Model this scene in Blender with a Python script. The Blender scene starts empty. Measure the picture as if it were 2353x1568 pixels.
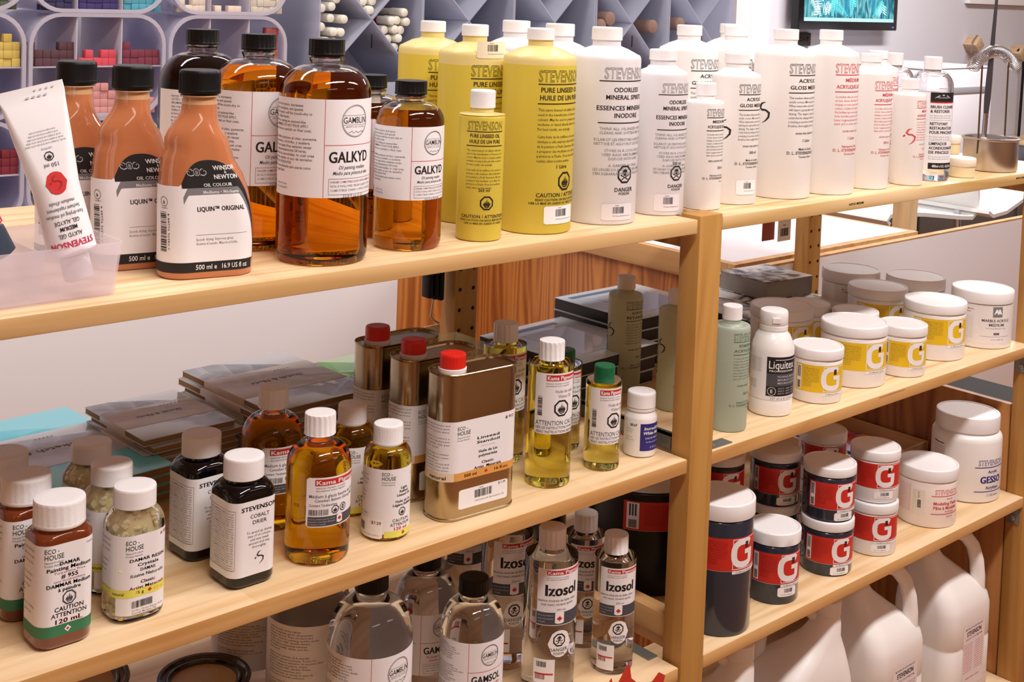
import bpy, bmesh, math, random
from mathutils import Vector, Matrix
import numpy as np
random.seed(7)
SC = bpy.context.scene
COL = SC.collection
R_ = math.radians
# ------------------------------------------------------------------ camera, world, lights, exposure
S0, S1, S2, S3 = 1.24, 0.931, 0.658, 0.321          # top faces of the shelf boards
def make_camera():
    yaw, pitch, roll = R_(42.7646), R_(2.801), R_(2.1427)
    f, px, py, W, H = 2988.81, 1229.03, 122.95, 2353, 1568
    F = Vector((math.sin(yaw)*math.cos(pitch), math.cos(yaw)*math.cos(pitch), -math.sin(pitch)))
    r = Vector((math.cos(yaw), -math.sin(yaw), 0)); u = r.cross(F)
    r2 = r*math.cos(roll)+u*math.sin(roll); u2 = u*math.cos(roll)-r*math.sin(roll)
    cd = bpy.data.cameras.new('camera'); co = bpy.data.objects.new('camera', cd); COL.objects.link(co)
    m = Matrix((r2, u2, -F)).transposed().to_4x4(); m.translation = Vector((-1.27214, -1.05455, S0+0.28304))
    co.matrix_world = m
    cd.sensor_width = 36; cd.lens = f/W*36; cd.clip_start = .02
    cd.shift_x = (W/2-px)/W; cd.shift_y = (py-H/2)/W
    SC.camera = co
make_camera()
SC.view_settings.view_transform = 'Standard'; SC.view_settings.look = 'None'
SC.view_settings.gamma = 1.0; SC.view_settings.use_curve_mapping = False
SC.view_settings.exposure = 0.17
try:
    SC.cycles.use_denoising = True; SC.cycles.sample_clamp_indirect = 4.0
    SC.cycles.max_bounces = 12; SC.cycles.transmission_bounces = 12; SC.cycles.transparent_max_bounces = 16
    SC.cycles.diffuse_bounces = 4; SC.cycles.glossy_bounces = 4
except Exception: pass
wd = bpy.data.worlds.new('world'); SC.world = wd; wd.use_nodes = True
wd.node_tree.nodes['Background'].inputs[0].default_value = (.95, .93, 1, 1)
wd.node_tree.nodes['Background'].inputs[1].default_value = .3
def area(name, loc, sx, sy, power, rot=(0,0,0), col=(1,.968,.955)):
    l = bpy.data.lights.new(name, 'AREA'); l.shape = 'RECTANGLE'; l.size = sx; l.size_y = sy
    l.energy = power; l.color = col
    o = bpy.data.objects.new(name, l); COL.objects.link(o); o.location = loc; o.rotation_euler = rot
    return o
# fluorescent ceiling fittings over the aisle, then fill lamps added for the background
area('ceiling_or_fill_lamp', (-.55, -.86, 2.62), 1.2, .15, 29)
area('ceiling_or_fill_lamp', (1.0, -.86, 2.62), 1.2, .15, 29)
area('ceiling_or_fill_lamp', (-1.2, -2.3, 2.62), 1.2, .3, 5)
area('ceiling_or_fill_lamp', (1.2, -2.3, 2.62), 1.2, .3, 5)
area('ceiling_or_fill_lamp', (.5, .95, 2.62), 1.6, .16, 13)  # added fill, brightens the bins and organizers behind the shelving
area('ceiling_or_fill_lamp', (-1.0, .75, 2.62), 1.2, .16, 14)  # added fill, brightens the white low cabinet on the left
area('ceiling_or_fill_lamp', (3.2, .9, 2.62), 1.4, .2, 64)  # added fill, brightens the far wall

# ------------------------------------------------------------------ helpers
def mat_new(name):
    m = bpy.data.materials.new(name); m.use_nodes = True
    return m, m.node_tree, m.node_tree.nodes['Principled BSDF']
def s2l(c):
    return tuple(((v/255)/12.92 if v/255 <= .04045 else ((v/255+.055)/1.055)**2.4) for v in c)+(1,)
MC = {}
def pm(name, rgb, rough=.5, metal=0, spec=.5, coat=0, noise=0, **kw):
    """principled material, with a faint procedural unevenness of the surface"""
    if name in MC: return MC[name]
    m, nt, b = mat_new(name)
    b.inputs['Base Color'].default_value = s2l(rgb); b.inputs['Roughness'].default_value = rough
    b.inputs['Metallic'].default_value = metal; b.inputs['Specular IOR Level'].default_value = spec
    b.inputs['Coat Weight'].default_value = coat
    for k, v in kw.items(): b.inputs[k.replace('_', ' ')].default_value = v
    if noise:
        n = nt.nodes.new('ShaderNodeTexNoise'); n.inputs['Scale'].default_value = noise
        tc = nt.nodes.new('ShaderNodeTexCoord'); nt.links.new(tc.outputs['Object'], n.inputs['Vector'])
        bp = nt.nodes.new('ShaderNodeBump'); bp.inputs['Strength'].default_value = .15; bp.inputs['Distance'].default_value = .001
        nt.links.new(n.outputs['Fac'], bp.inputs['Height']); nt.links.new(bp.outputs['Normal'], b.inputs['Normal'])
    MC[name] = m; return m
def ramp(nt, stops):
    r = nt.nodes.new('ShaderNodeValToRGB'); e = r.color_ramp.elements
    while len(e) < len(stops): e.new(.5)
    for i, (p, c) in enumerate(stops): e[i].position = p; e[i].color = s2l(c)
    return r
def wood(name, light, dark, axis='x', scale=1.0, contrast=.5, rings=0, rough=.5, knots=0, planks=False):
    """pine or oak: fibres drawn out along one axis, broad growth rings, optional knots"""
    if name in MC: return MC[name]
    m, nt, b = mat_new(name); L = nt.links.new
    tc = nt.nodes.new('ShaderNodeTexCoord'); mp = nt.nodes.new('ShaderNodeMapping')
    L(tc.outputs['Object'], mp.inputs['Vector'])
    st = {'x': (1.2, 42, 42), 'y': (42, 1.2, 42), 'z': (42, 42, 1.2)}[axis]
    mp.inputs['Scale'].default_value = tuple(v*scale for v in st)
    n1 = nt.nodes.new('ShaderNodeTexNoise'); n1.inputs['Scale'].default_value = 1.0; n1.inputs['Detail'].default_value = 4
    n1.inputs['Distortion'].default_value = .6
    L(mp.outputs[0], n1.inputs['Vector'])
    mp2 = nt.nodes.new('ShaderNodeMapping'); st2 = {'x': (.9, 9, 9), 'y': (9, .9, 9), 'z': (9, 9, .9)}[axis]
    mp2.inputs['Scale'].default_value = tuple(v*scale for v in st2); L(tc.outputs['Object'], mp2.inputs['Vector'])
    n2 = nt.nodes.new('ShaderNodeTexNoise'); n2.inputs['Scale'].default_value = 1.3; n2.inputs['Detail'].default_value = 1
    L(mp2.outputs[0], n2.inputs['Vector'])
    # growth rings: contour lines of the broad noise
    mu = nt.nodes.new('ShaderNodeMath'); mu.operation = 'MULTIPLY'; mu.inputs[1].default_value = 9+rings*3; L(n2.outputs['Fac'], mu.inputs[0])
    fr = nt.nodes.new('ShaderNodeMath'); fr.operation = 'PINGPONG'; fr.inputs[1].default_value = .5; L(mu.outputs[0], fr.inputs[0])
    ad = nt.nodes.new('ShaderNodeMath'); ad.operation = 'MULTIPLY_ADD'; ad.inputs[1].default_value = (.35+rings*.25)
    L(fr.outputs[0], ad.inputs[0]); L(n1.outputs['Fac'], ad.inputs[2])
    mid = tuple((a*(1-.5)+c*.5) for a, c in zip(light, dark))
    r = ramp(nt, [(max(0, .5-contrast*.3), light), (.62, tuple(a*.75+c*.25 for a, c in zip(light, dark))), (.72, mid), (.95, dark)])
    L(ad.outputs[0], r.inputs['Fac']); out = r.outputs['Color']
    if knots:
        v = nt.nodes.new('ShaderNodeTexVoronoi'); v.inputs['Scale'].default_value = knots
        mp3 = nt.nodes.new('ShaderNodeMapping'); mp3.inputs['Scale'].default_value = {'x': (.5, 1, 1), 'y': (1, .5, 1), 'z': (1, 1, .5)}[axis]
        L(tc.outputs['Object'], mp3.inputs['Vector']); L(mp3.outputs[0], v.inputs['Vector'])
        kr = ramp(nt, [(0, (255,255,255)), (.07, (255,255,255)), (.12, (0,0,0)), (1, (0,0,0))]); L(v.outputs['Distance'], kr.inputs['Fac'])
        mx = nt.nodes.new('ShaderNodeMix'); mx.data_type = 'RGBA'; L(kr.outputs['Color'], mx.inputs['Factor'])
        L(out, mx.inputs['A']); mx.inputs['B'].default_value = s2l(tuple(c*.62 for c in dark)); out = mx.outputs['Result']
    if planks:
        bk = nt.nodes.new('ShaderNodeTexBrick'); L(tc.outputs['Object'], bk.inputs['Vector'])
        for k_, v_ in (('Scale', 1), ('Mortar Size', 0), ('Brick Width', .46), ('Row Height', .062), ('Bias', 0)): bk.inputs[k_].default_value = v_
        bk.offset = .37; bk.inputs['Color1'].default_value = (1, 1, 1, 1); bk.inputs['Color2'].default_value = (.80, .74, .64, 1)
        mq = nt.nodes.new('ShaderNodeMix'); mq.data_type = 'RGBA'; mq.blend_type = 'MULTIPLY'; mq.inputs['Factor'].default_value = 1
        L(out, mq.inputs['A']); L(bk.outputs['Color'], mq.inputs['B']); out = mq.outputs['Result']
    L(out, b.inputs['Base Color']); b.inputs['Roughness'].default_value = rough
    MC[name] = m; return m
def liquid(name, sig, ior=1.42, tint=(1,1,1), scatter=0):
    """clear liquid in glass: refraction with Beer-Lambert absorption sig per metre"""
    if name in MC: return MC[name]
    m, nt, b = mat_new(name)
    b.inputs['Base Color'].default_value = (*tint, 1); b.inputs['Roughness'].default_value = 0
    b.inputs['IOR'].default_value = ior; b.inputs['Transmission Weight'].default_value = 1
    if max(sig) > 0:
        d = max(sig)*1.02; va = nt.nodes.new('ShaderNodeVolumeAbsorption')
        va.inputs['Color'].default_value = tuple(1-s/d for s in sig)+(1,); va.inputs['Density'].default_value = d
        nt.links.new(va.outputs[0], nt.nodes['Material Output'].inputs['Volume'])
    MC[name] = m; return m
def milky(name, rgb, trans=.4, rough=.4, see=0, rgb2=None):
    """translucent plastic: diffuse + translucent under a soft gloss, optionally a little see-through"""
    if name in MC: return MC[name]
    m, nt, b = mat_new(name); L = nt.links.new
    b.inputs['Base Color'].default_value = s2l(rgb); b.inputs['Roughness'].default_value = rough
    t = nt.nodes.new('ShaderNodeBsdfTranslucent'); t.inputs['Color'].default_value = s2l(rgb2 or rgb)
    mx = nt.nodes.new('ShaderNodeMixShader'); mx.inputs[0].default_value = trans
    L(b.outputs[0], mx.inputs[1]); L(t.outputs[0], mx.inputs[2]); out = mx.outputs[0]
    if see:
        tr = nt.nodes.new('ShaderNodeBsdfTransparent'); tr.inputs['Color'].default_value = s2l(tuple(min(255, c*.5+128) for c in rgb))
        m2 = nt.nodes.new('ShaderNodeMixShader'); m2.inputs[0].default_value = see
        L(out, m2.inputs[1]); L(tr.outputs[0], m2.inputs[2]); out = m2.outputs[0]
    L(out, nt.nodes['Material Output'].inputs['Surface'])
    MC[name] = m; return m

def finish(me, angle=35):
    me.polygons.foreach_set('use_smooth', [True]*len(me.polygons))
    me.set_sharp_from_angle(angle=R_(angle))
def obj(name, me, parent=None, mats=None, loc=None, rot=None):
    o = bpy.data.objects.new(name, me); COL.objects.link(o)
    if mats:
        for m in (mats if isinstance(mats, (list, tuple)) else [mats]): me.materials.append(m)
    if parent: o.parent = parent
    if loc: o.location = loc
    if rot: o.rotation_euler = rot
    return o
def mesh(name, V, F, mi=None, angle=35):
    me = bpy.data.meshes.new(name); me.from_pydata([tuple(v) for v in V], [], F)
    if mi is not None: me.polygons.foreach_set('material_index', mi)
    finish(me, angle); me.update(); return me
def thing(name, label, cat, loc=(0,0,0), rz=0, group=None):
    o = bpy.data.objects.new(name, None); COL.objects.link(o); o.location = loc; o.rotation_euler = (0, 0, rz)
    o.empty_display_size = .02
    o['label'] = label; o['category'] = cat
    if group: o['group'] = group
    return o
def tag(o, label, cat, group=None, kind=None):
    if kind: o['kind'] = kind
    if label: o['label'] = label
    if cat: o['category'] = cat
    if group: o['group'] = group
    return o
class MB:
    """collects shapes into one mesh"""
    def __init__(s): s.V, s.F, s.M = [], [], []
    def add(s, V, F, mi=0, T=None):
        n = len(s.V)
        s.V += [tuple(T @ Vector(v)) if T else tuple(v) for v in V]; s.F += [tuple(i+n for i in f) for f in F]; s.M += [mi]*len(F)
        return s
    def box(s, x0, x1, y0, y1, z0, z1, mi=0, bev=0, T=None):
        if bev:
            bm = bmesh.new(); bmesh.ops.create_cube(bm, size=1)
            for v in bm.verts: v.co = Vector(((x0+x1)/2+v.co.x*(x1-x0), (y0+y1)/2+v.co.y*(y1-y0), (z0+z1)/2+v.co.z*(z1-z0)))
            bmesh.ops.bevel(bm, geom=list(bm.edges), offset=bev, segments=2, profile=.5, affect='EDGES')
            bm.verts.index_update(); s.add([v.co.copy() for v in bm.verts], [[v.index for v in f.verts] for f in bm.faces], mi, T); bm.free(); return s
        V = [(x, y, z) for x in (x0, x1) for y in (y0, y1) for z in (z0, z1)]
        return s.add(V, [(0,1,3,2),(4,6,7,5),(0,4,5,1),(2,3,7,6),(0,2,6,4),(1,5,7,3)], mi, T)
    def tube(s, pts, r, n=8, mi=0, closed=False, T=None):
        P = [Vector(p) for p in pts]; k = len(P); rr = r if isinstance(r, (list, tuple)) else [r]*k
        V = []; up = None
        for i, p in enumerate(P):
            d = (P[(i+1) % k]-P[i-1]) if closed else (P[min(i+1, k-1)]-P[max(i-1, 0)])
            d.normalize()
            if up is None: up = Vector((0,0,1)) if abs(d.z) < .9 else Vector((1,0,0))
            a = d.cross(up); a.normalize(); b = a.cross(d); up = b
            for j in range(n):
                t = 2*math.pi*j/n; V.append(p+a*(rr[i]*math.cos(t))+b*(rr[i]*math.sin(t)))
        F = []
        for i in range(k if closed else k-1):
            for j in range(n):
                a0 = i*n+j; a1 = i*n+(j+1) % n; b0 = ((i+1) % k)*n+j; b1 = ((i+1) % k)*n+(j+1) % n
                F.append((a0, a1, b1, b0))
        if not closed: F += [tuple(range(n))[::-1], tuple((k-1)*n+j for j in range(n))]
        return s.add(V, F, mi, T)
    def prism(s, pts, z0, z1, mi=0, T=None):
        n = len(pts); V = [(x, y, z0) for x, y in pts]+[(x, y, z1) for x, y in pts]
        F = [tuple(range(n))[::-1], tuple(range(n, 2*n))]+[(i, (i+1) % n, n+(i+1) % n, n+i) for i in range(n)]
        return s.add(V, F, mi, T)
    def loft(s, rings, mi=0, mis=None, m=10, flip=False, cap=True, T=None):
        """rings of (z, width, depth, corner radius[, cx, cy])"""
        V = []; n = 4*m
        for rg in rings:
            z, w, d, r = rg[:4]; cx, cy = (rg[4], rg[5]) if len(rg) > 4 else (0, 0)
            r = min(r, w/2, d/2)
            for q, (sx, sy) in enumerate(((1,1),(-1,1),(-1,-1),(1,-1))):
                for j in range(m):
                    t = math.pi/2*(q+j/(m-1) if m > 1 else q)
                    V.append((cx+sx*(w/2-r)+r*math.cos(t), cy+sy*(d/2-r)+r*math.sin(t), z))
        k = len(rings); F = []; M = []
        for i in range(k-1):
            for j in range(n):
                F.append((i*n+j, i*n+(j+1) % n, (i+1)*n+(j+1) % n, (i+1)*n+j)); M.append(mis[i] if mis else mi)
        if cap: F += [tuple(range(n))[::-1], tuple((k-1)*n+j for j in range(n))]; M += [mis[0] if mis else mi, mis[-1] if mis else mi]
        if flip: F = [f[::-1] for f in F]
        c = len(s.V); s.add(V, F, 0, T); s.M[-len(F):] = M
        return s
    def lathe(s, prof, n=48, mi=0, mis=None, rib=0, amp=0, ribz=None, cap=True, flip=False, T=None):
        V = []
        for r, z in prof:
            for j in range(n):
                t = 2*math.pi*j/n; q = r
                if rib and ribz[0] <= z <= ribz[1]: q = r-amp*(.5-.5*math.cos(t*rib))
                V.append((q*math.cos(t), q*math.sin(t), z))
        k = len(prof); F = []; M = []
        for i in range(k-1):
            for j in range(n):
                F.append((i*n+j, i*n+(j+1) % n, (i+1)*n+(j+1) % n, (i+1)*n+j)); M.append(mis[i] if mis else mi)
        if cap: F += [tuple(range(n))[::-1], tuple((k-1)*n+j for j in range(n))]; M += [mis[0] if mis else mi, mis[-1] if mis else mi]
        if flip: F = [f[::-1] for f in F]
        s.add(V, F, 0, T); s.M[-len(F):] = M
        return s
    def build(s, name, mats, parent=None, angle=35, loc=None, rot=None):
        return obj(name, mesh(name, s.V, s.F, s.M, angle), parent, mats, loc, rot)

# ------------------------------------------------------------------ label artwork (flat, then wrapped round the pack)
TC = {}
def tmesh(s, res=1, bold=0, outline=False):
    k = (s, res, bold, outline)
    if k in TC: return TC[k]
    c = bpy.data.curves.new('t', 'FONT'); c.body = s; c.size = 1; c.resolution_u = res; c.offset = min(.010, bold*.4+.002); c.space_character = 1+bold*1.2
    if outline: c.fill_mode = 'NONE'
    o = bpy.data.objects.new('t', c); COL.objects.link(o)
    dg = bpy.context.evaluated_depsgraph_get(); me = o.evaluated_get(dg).to_mesh()
    V = [(v.co.x, v.co.y) for v in me.vertices]
    if outline:
        F = []; W = []; w = .035
        for e in me.edges:
            a = Vector(V[e.vertices[0]]); b = Vector(V[e.vertices[1]]); d = b-a
            if d.length < 1e-6: continue
            d.normalize(); q = Vector((-d.y, d.x))*w/2; a = a-d*w*.3; b = b+d*w*.3
            n = len(W); W += [tuple(a-q), tuple(b-q), tuple(b+q), tuple(a+q)]; F.append((n, n+1, n+2, n+3))
        V = W
    else: F = [tuple(p.vertices) for p in me.polygons]
    o.evaluated_get(dg).to_mesh_clear(); bpy.data.objects.remove(o); bpy.data.curves.remove(c)
    TC[k] = (V, F); return V, F
CAP = .69
class Art:
    def __init__(s): s.it = []
    def raw(s, V, F, mat, lay=1): s.it.append((V, F, mat, lay)); return s
    def rect(s, x0, y0, x1, y1, mat, lay=0, step=2.5, rc=0):
        n = max(1, int(abs(x1-x0)/step)); V = []; F = []
        for i in range(n+1):
            x = x0+(x1-x0)*i/n; t = 0
            if rc:
                e = min(x-min(x0, x1), max(x0, x1)-x)
                if e < rc: t = rc-math.sqrt(max(0, rc*rc-(rc-e)**2))
            V += [(x, y0+t), (x, y1-t)]
            if i: F.append((2*i-2, 2*i, 2*i+1, 2*i-1))
        return s.raw(V, F, mat, lay)
    def text(s, t, x, y, h, mat, al='c', bold=0, width=None, lay=1, res=None, outline=False, shear=0, rot=0, sx=1.0):
        if not t.strip(): return s
        V, F = tmesh(t, res if res is not None else (3 if h > 6 else 2 if h > 2.5 else 1), bold, outline)
        if not V: return s
        k = h/CAP; xs = [v[0] for v in V]; x0, x1 = min(xs), max(xs); w = (x1-x0)*k
        kx = k*sx if width is None else k*width/max(w, 1e-6); w = (x1-x0)*kx
        ox = {'l': 0, 'c': -w/2, 'r': -w}[al]
        P = [((v[0]-x0)*kx+ox+v[1]*k*shear, v[1]*k-h/2) for v in V]
        if rot:
            c, q = math.cos(rot), math.sin(rot); P = [(a*c-b*q, a*q+b*c) for a, b in P]
        if bold >= .014:                                   # heavier stroke: the glyph again, a hair to either side
            q_ = h*bold*(1.05 if h > 2 else .8)
            s.raw([(x+a-q_, y+b) for a, b in P], F, mat, lay); s.raw([(x+a+q_, y+b) for a, b in P], F, mat, lay)
        return s.raw([(x+a, y+b) for a, b in P], F, mat, lay)
    def para(s, lines, x, y, h, dy, mat, al='l', width=None, **kw):
        for i, t in enumerate(lines):
            s.text(t, x, y-i*dy, h, mat, al, width=(width if width and i < len(lines)-1 else None), **kw)
        return s
    def ring(s, cx, cy, r, w, mat, n=8, lay=1, rx=None, ph=None):
        V = []; F = []; sub = 1 if n > 12 else 4; ph = math.pi/n if ph is None else ph; rx = rx or r
        pts = []
        for i in range(n):
            a = (rx*math.cos(ph+2*math.pi*i/n), r*math.sin(ph+2*math.pi*i/n)); b = (rx*math.cos(ph+2*math.pi*(i+1)/n), r*math.sin(ph+2*math.pi*(i+1)/n))
            for j in range(sub): t = j/sub; pts.append((a[0]+(b[0]-a[0])*t, a[1]+(b[1]-a[1])*t))
        q = 1-w/r
        for x, y in pts: V += [(cx+x, cy+y), (cx+x*q, cy+y*q)]
        m = len(pts); F = [(2*i, 2*((i+1) % m), 2*((i+1) % m)+1, 2*i+1) for i in range(m)]
        return s.raw(V, F, mat, lay)
    def disc(s, cx, cy, r, mat, lay=1, rx=None, n=20):
        rx = rx or r; V = []; F = []
        k = 6
        for i in range(k+1):
            x = -rx+2*rx*i/k; y = r*math.sqrt(max(0, 1-(x/rx)**2)); V += [(cx+x, cy-y), (cx+x, cy+y)]
            if i: F.append((2*i-2, 2*i, 2*i+1, 2*i-1))
        return s.raw(V, F, mat, lay)
    def poly(s, pts, mat, lay=1):
        return s.raw(list(pts), [tuple(range(len(pts)))], mat, lay)
    def stroke(s, pts, ws, mat, lay=1):
        V = []; F = []; n = len(pts)
        for i, p in enumerate(pts):
            a = Vector(pts[max(0, i-1)]); b = Vector(pts[min(n-1, i+1)]); d = (b-a).normalized(); q = Vector((-d.y, d.x))*(ws[i] if isinstance(ws, (list, tuple)) else ws)/2
            V += [tuple(Vector(p)-q), tuple(Vector(p)+q)]
            if i: F.append((2*i-2, 2*i, 2*i+1, 2*i-1))
        return s.raw(V, F, mat, lay)
    def swoosh(s, cx, cy, h, mat, lay=1):
        P = [(.1,.5),(-.12,.42),(-.22,.22),(-.1,.12),(.12,.12),(.3,.0),(.28,-.2),(.12,-.38),(-.08,-.5)]
        s.stroke([(cx+a*h, cy+b*h) for a, b in P], [h*w for w in (.02,.09,.13,.1,.09,.12,.1,.06,.01)], mat, lay)
        return s.stroke([(cx-.42*h, cy-.02*h), (cx-.3*h, cy+.08*h)], h*.1, mat, lay)
    def hazard(s, cx, cy, r, ink, paper, kind='flame', lay=1):
        s.ring(cx, cy, r, r*.2, ink, 8, lay)
        if kind == 'flame':
            for dx, hh in ((-.22,.45),(0,.75),(.22,.5),(-.38,.25),(.38,.28)):
                s.poly([(cx+(dx-.13)*r, cy-.22*r), (cx+dx*r*1.0, cy-.3*r), (cx+(dx+.13)*r, cy-.22*r), (cx+(dx+.02)*r, cy+(hh-.15)*r)], ink, lay)
            s.rect(cx-.42*r, cy-.3*r, cx+.42*r, cy-.42*r, ink, lay)
            s.stroke([(cx-.3*r, cy-.5*r), (cx, cy-.58*r), (cx+.35*r, cy-.48*r)], .12*r, ink, lay)
        else:
            s.disc(cx, cy+.24*r, .3*r, ink, lay, rx=.33*r)
            s.rect(cx-.16*r, cy-.16*r, cx+.16*r, cy+.05*r, ink, lay)
            for d in (-1, 1): s.disc(cx+d*.13*r, cy+.15*r, .07*r, paper, lay+1)
            for a in (-1, 1): s.stroke([(cx-.48*r*a, cy-.1*r), (cx+.42*r*a, cy-.55*r)], .11*r, ink, lay); s.disc(cx+a*.1*r*0+.48*r*a, cy-.1*r, .07*r, ink, lay)
        return s
    def bars(s, x0, y0, x1, y1, ink, vertical=True, seed=1, lay=1):
        rn = random.Random(seed); a, b = (x0, x1) if vertical else (y0, y1); p = a; L = b-a
        while p < b-.02*L:
            w = L*rn.choice((.012, .012, .024, .036)); g = L*rn.choice((.014, .014, .03))
            if vertical: s.rect(p, y0, min(p+w, b), y1, ink, lay)
            else: s.rect(x0, p, x1, min(p+w, b), ink, lay)
            p += w+g
        return s
    def leaf(s, cx, cy, r, ink, lay=2):
        P = [(0,1),(.18,.55),(.45,.65),(.4,.25),(.85,.35),(.7,.05),(.9,-.1),(.35,-.45),(.4,-.62),(.05,-.55),(.05,-1)]
        P = P+[(-a, b) for a, b in P[::-1][:-1]]
        V = [(cx, cy)]+[(cx+a*r, cy+b*r) for a, b in P]; n = len(P)
        return s.raw(V, [(0, 1+(i+1) % n, 1+i) for i in range(n)], ink, lay)
    def sticker(s, x0, y0, x1, y1, paper, ink, lay=2, seed=3, price=None, pink=None):
        s.rect(x0, y0, x1, y1, paper, lay, rc=1.5); w = x1-x0; h = y1-y0
        s.bars(x0+.32*w, y0+.42*h, x0+.68*w, y1-.18*h, ink, True, seed, lay+1)
        s.text('980543', x0+.45*w, y1-.1*h, h*.06, ink, lay=lay+1)
        s.text('Oil Linseed Stevenson 1L', x0+.33*w, y0+.27*h, h*.07, ink, 'l', width=.6*w, lay=lay+1)
        if price: s.text(price, x1-.05*w, y1-.12*h, h*.12, ink, 'r', lay=lay+1)
        return s
    def build(s, name, parent, wrap, loc=None):
        mats = []; V = []; F = []; M = []
        for v, f, m, lay in s.it:
            if m not in mats: mats.append(m)
            n = len(V); o = .15+.16*lay
            V += [Vector(wrap(x, y, o))*.001 for x, y in v]; F += [tuple(i+n for i in q) for q in f]; M += [mats.index(m)]*len(f)
        me = bpy.data.meshes.new(name); me.from_pydata([tuple(v) for v in V], [], F)
        me.polygons.foreach_set('material_index', M); me.polygons.foreach_set('use_smooth', [True]*len(F)); me.update()
        return obj(name, me, parent, mats, loc)
def wround(R, prof=None):
    def w(u, y, o):
        r = R if prof is None else prof(y)
        t = u/R; return ((r+o)*math.sin(t), -(r+o)*math.cos(t), y)
    return w
def wrect(W, D, r):
    a, b = W/2, D/2
    def w(u, y, o):
        sg = 1 if u >= 0 else -1; u = abs(u); q = math.pi/2*r
        if u <= a-r: x, yy = u, -b-o
        elif u <= a-r+q: t = (u-(a-r))/r; x = a-r+(r+o)*math.sin(t); yy = -(b-r)-(r+o)*math.cos(t)
        elif u <= a-r+q+2*(b-r): x = a+o; yy = -(b-r)+(u-(a-r+q))
        else: t = (u-(a-r+q+2*(b-r)))/r; x = a-r+(r+o)*math.cos(t); yy = (b-r)+(r+o)*math.sin(t)
        return (sg*x, yy, y)
    return w

# ------------------------------------------------------------------ materials
PAPER = pm('label_paper', (238,234,236), .55); PAPER2 = pm('sticker_paper', (246,243,243), .5)
KRAFT = pm('cream_paper', (236,226,205), .6)
BLK = pm('black_ink', (22,19,20), .6); GRY = pm('grey_ink', (120,118,122), .6); DGY = pm('dark_grey_ink', (72,72,80), .6)
RED = pm('red_ink', (196,40,36), .6); PNK = pm('crimson_ink', (205,50,88), .6); RST = pm('rust_ink', (150,48,50), .6)
BLU = pm('navy_ink', (40,36,120), .6); YEL = pm('yellow_ink', (228,188,30), .5); YL2 = pm('pale_yellow_ink', (228,222,96), .5)
GRN = pm('green_ink', (50,120,82), .5); ORG = pm('orange_ink', (222,160,82), .5); OLV = pm('olive_ink', (78,84,30), .6); GRI = pm('bottle_green_ink', (66,110,76), .6)
WHT = pm('white_ink', (240,238,238), .5); LGY = pm('light_grey_ink', (190,190,196), .6)
CAPW = pm('white_cap_plastic', (238,234,234), .38, noise=400); CAPB = pm('black_cap_plastic', (9,9,10), .42, spec=.3)
CAPG = pm('green_cap_plastic', (10,96,60), .35); CAPR = pm('red_cap_plastic', (214,32,22), .35)
JARW = pm('white_jar_plastic', (240,235,234), .35); JARD = pm('dark_jar_content', (38,48,64), .18, coat=.4)
BLKLIQ = pm('black_varnish_liquid', (5,4,8), .05, spec=.5)
AMBER = liquid('amber_medium', (6, 20, 64), 1.45); DARKR = liquid('dark_red_medium', (60, 110, 140), 1.45)
ORANGE = liquid('orange_glaze', (2.0, 12, 80), 1.44); GOLDEN = liquid('golden_oil', (1.2, 6.5, 66), 1.44)
PALEOIL = liquid('pale_yellow_oil', (.8, 2.8, 36), 1.44); CLEAR = liquid('clear_spirit', (1.0, 1.0, .8), 1.4); GLASS = liquid('clear_glass', (0, 0, 0), 1.45)
BROWN = pm('brown_damar_liquid', (112,48,20), .08, coat=.8)
LINY = milky('linseed_yellow_plastic', (234,214,88), .3, .32); LINC = milky('linseed_headspace_plastic', (244,226,158), .3, .32)
MILK = milky('milky_bottle_plastic', (250,246,242), .25, .35); SPIR = milky('spirit_bottle_plastic', (244,241,243), .3, .35)
ACRP = milky('acrylic_medium_plastic', (252,247,244), .2, .35)
RETG = milky('retarder_green_plastic', (212,222,208), .45, .3, see=.12); RETB = milky('retarder_pale_plastic', (216,214,184), .45, .3, see=.12)
FROST = milky('frosted_bin_plastic', (225,220,232), .45, .35, see=.42)
TIN = pm('tinplate', (176,160,132), .2, metal=1, noise=30); STEEL = pm('steel', (190,190,195), .25, metal=1); ALU = pm('brushed_aluminium', (196,190,188), .32, metal=1)
PINE = wood('pine_shelf_wood', (240,212,174), (200,152,96), 'x', 1, .5, planks=True)
PINE2 = wood('pine_shelf_wood_streaked', (238,212,174), (190,144,80), 'x', .55, .6, rings=1, planks=True)
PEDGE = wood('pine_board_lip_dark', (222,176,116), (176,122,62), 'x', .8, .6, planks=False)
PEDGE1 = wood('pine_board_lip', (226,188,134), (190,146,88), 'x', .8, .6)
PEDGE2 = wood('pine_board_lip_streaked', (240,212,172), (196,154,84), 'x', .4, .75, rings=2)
AMBW = wood('varnished_pine_post', (190,142,74), (154,102,42), 'z', 1.0, .5)
OAK = wood('oak_veneer', (206,136,68), (150,80,32), 'z', .8, .7, rings=2, rough=.4)
OAKX = wood('oak_edging', (214,168,112), (176,118,62), 'y', .8, .5)
KNOT = wood('knotty_pine_panel', (196,138,80), (140,78,34), 'z', .7, .6, rings=1, knots=5)
WALLM = pm('painted_wall', (226,222,228), .7, noise=60); WHITEP = pm('white_laminate', (232,226,230), .4)
DARK = pm('dark_cabinet_paint', (64,58,54), .6)

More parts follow.
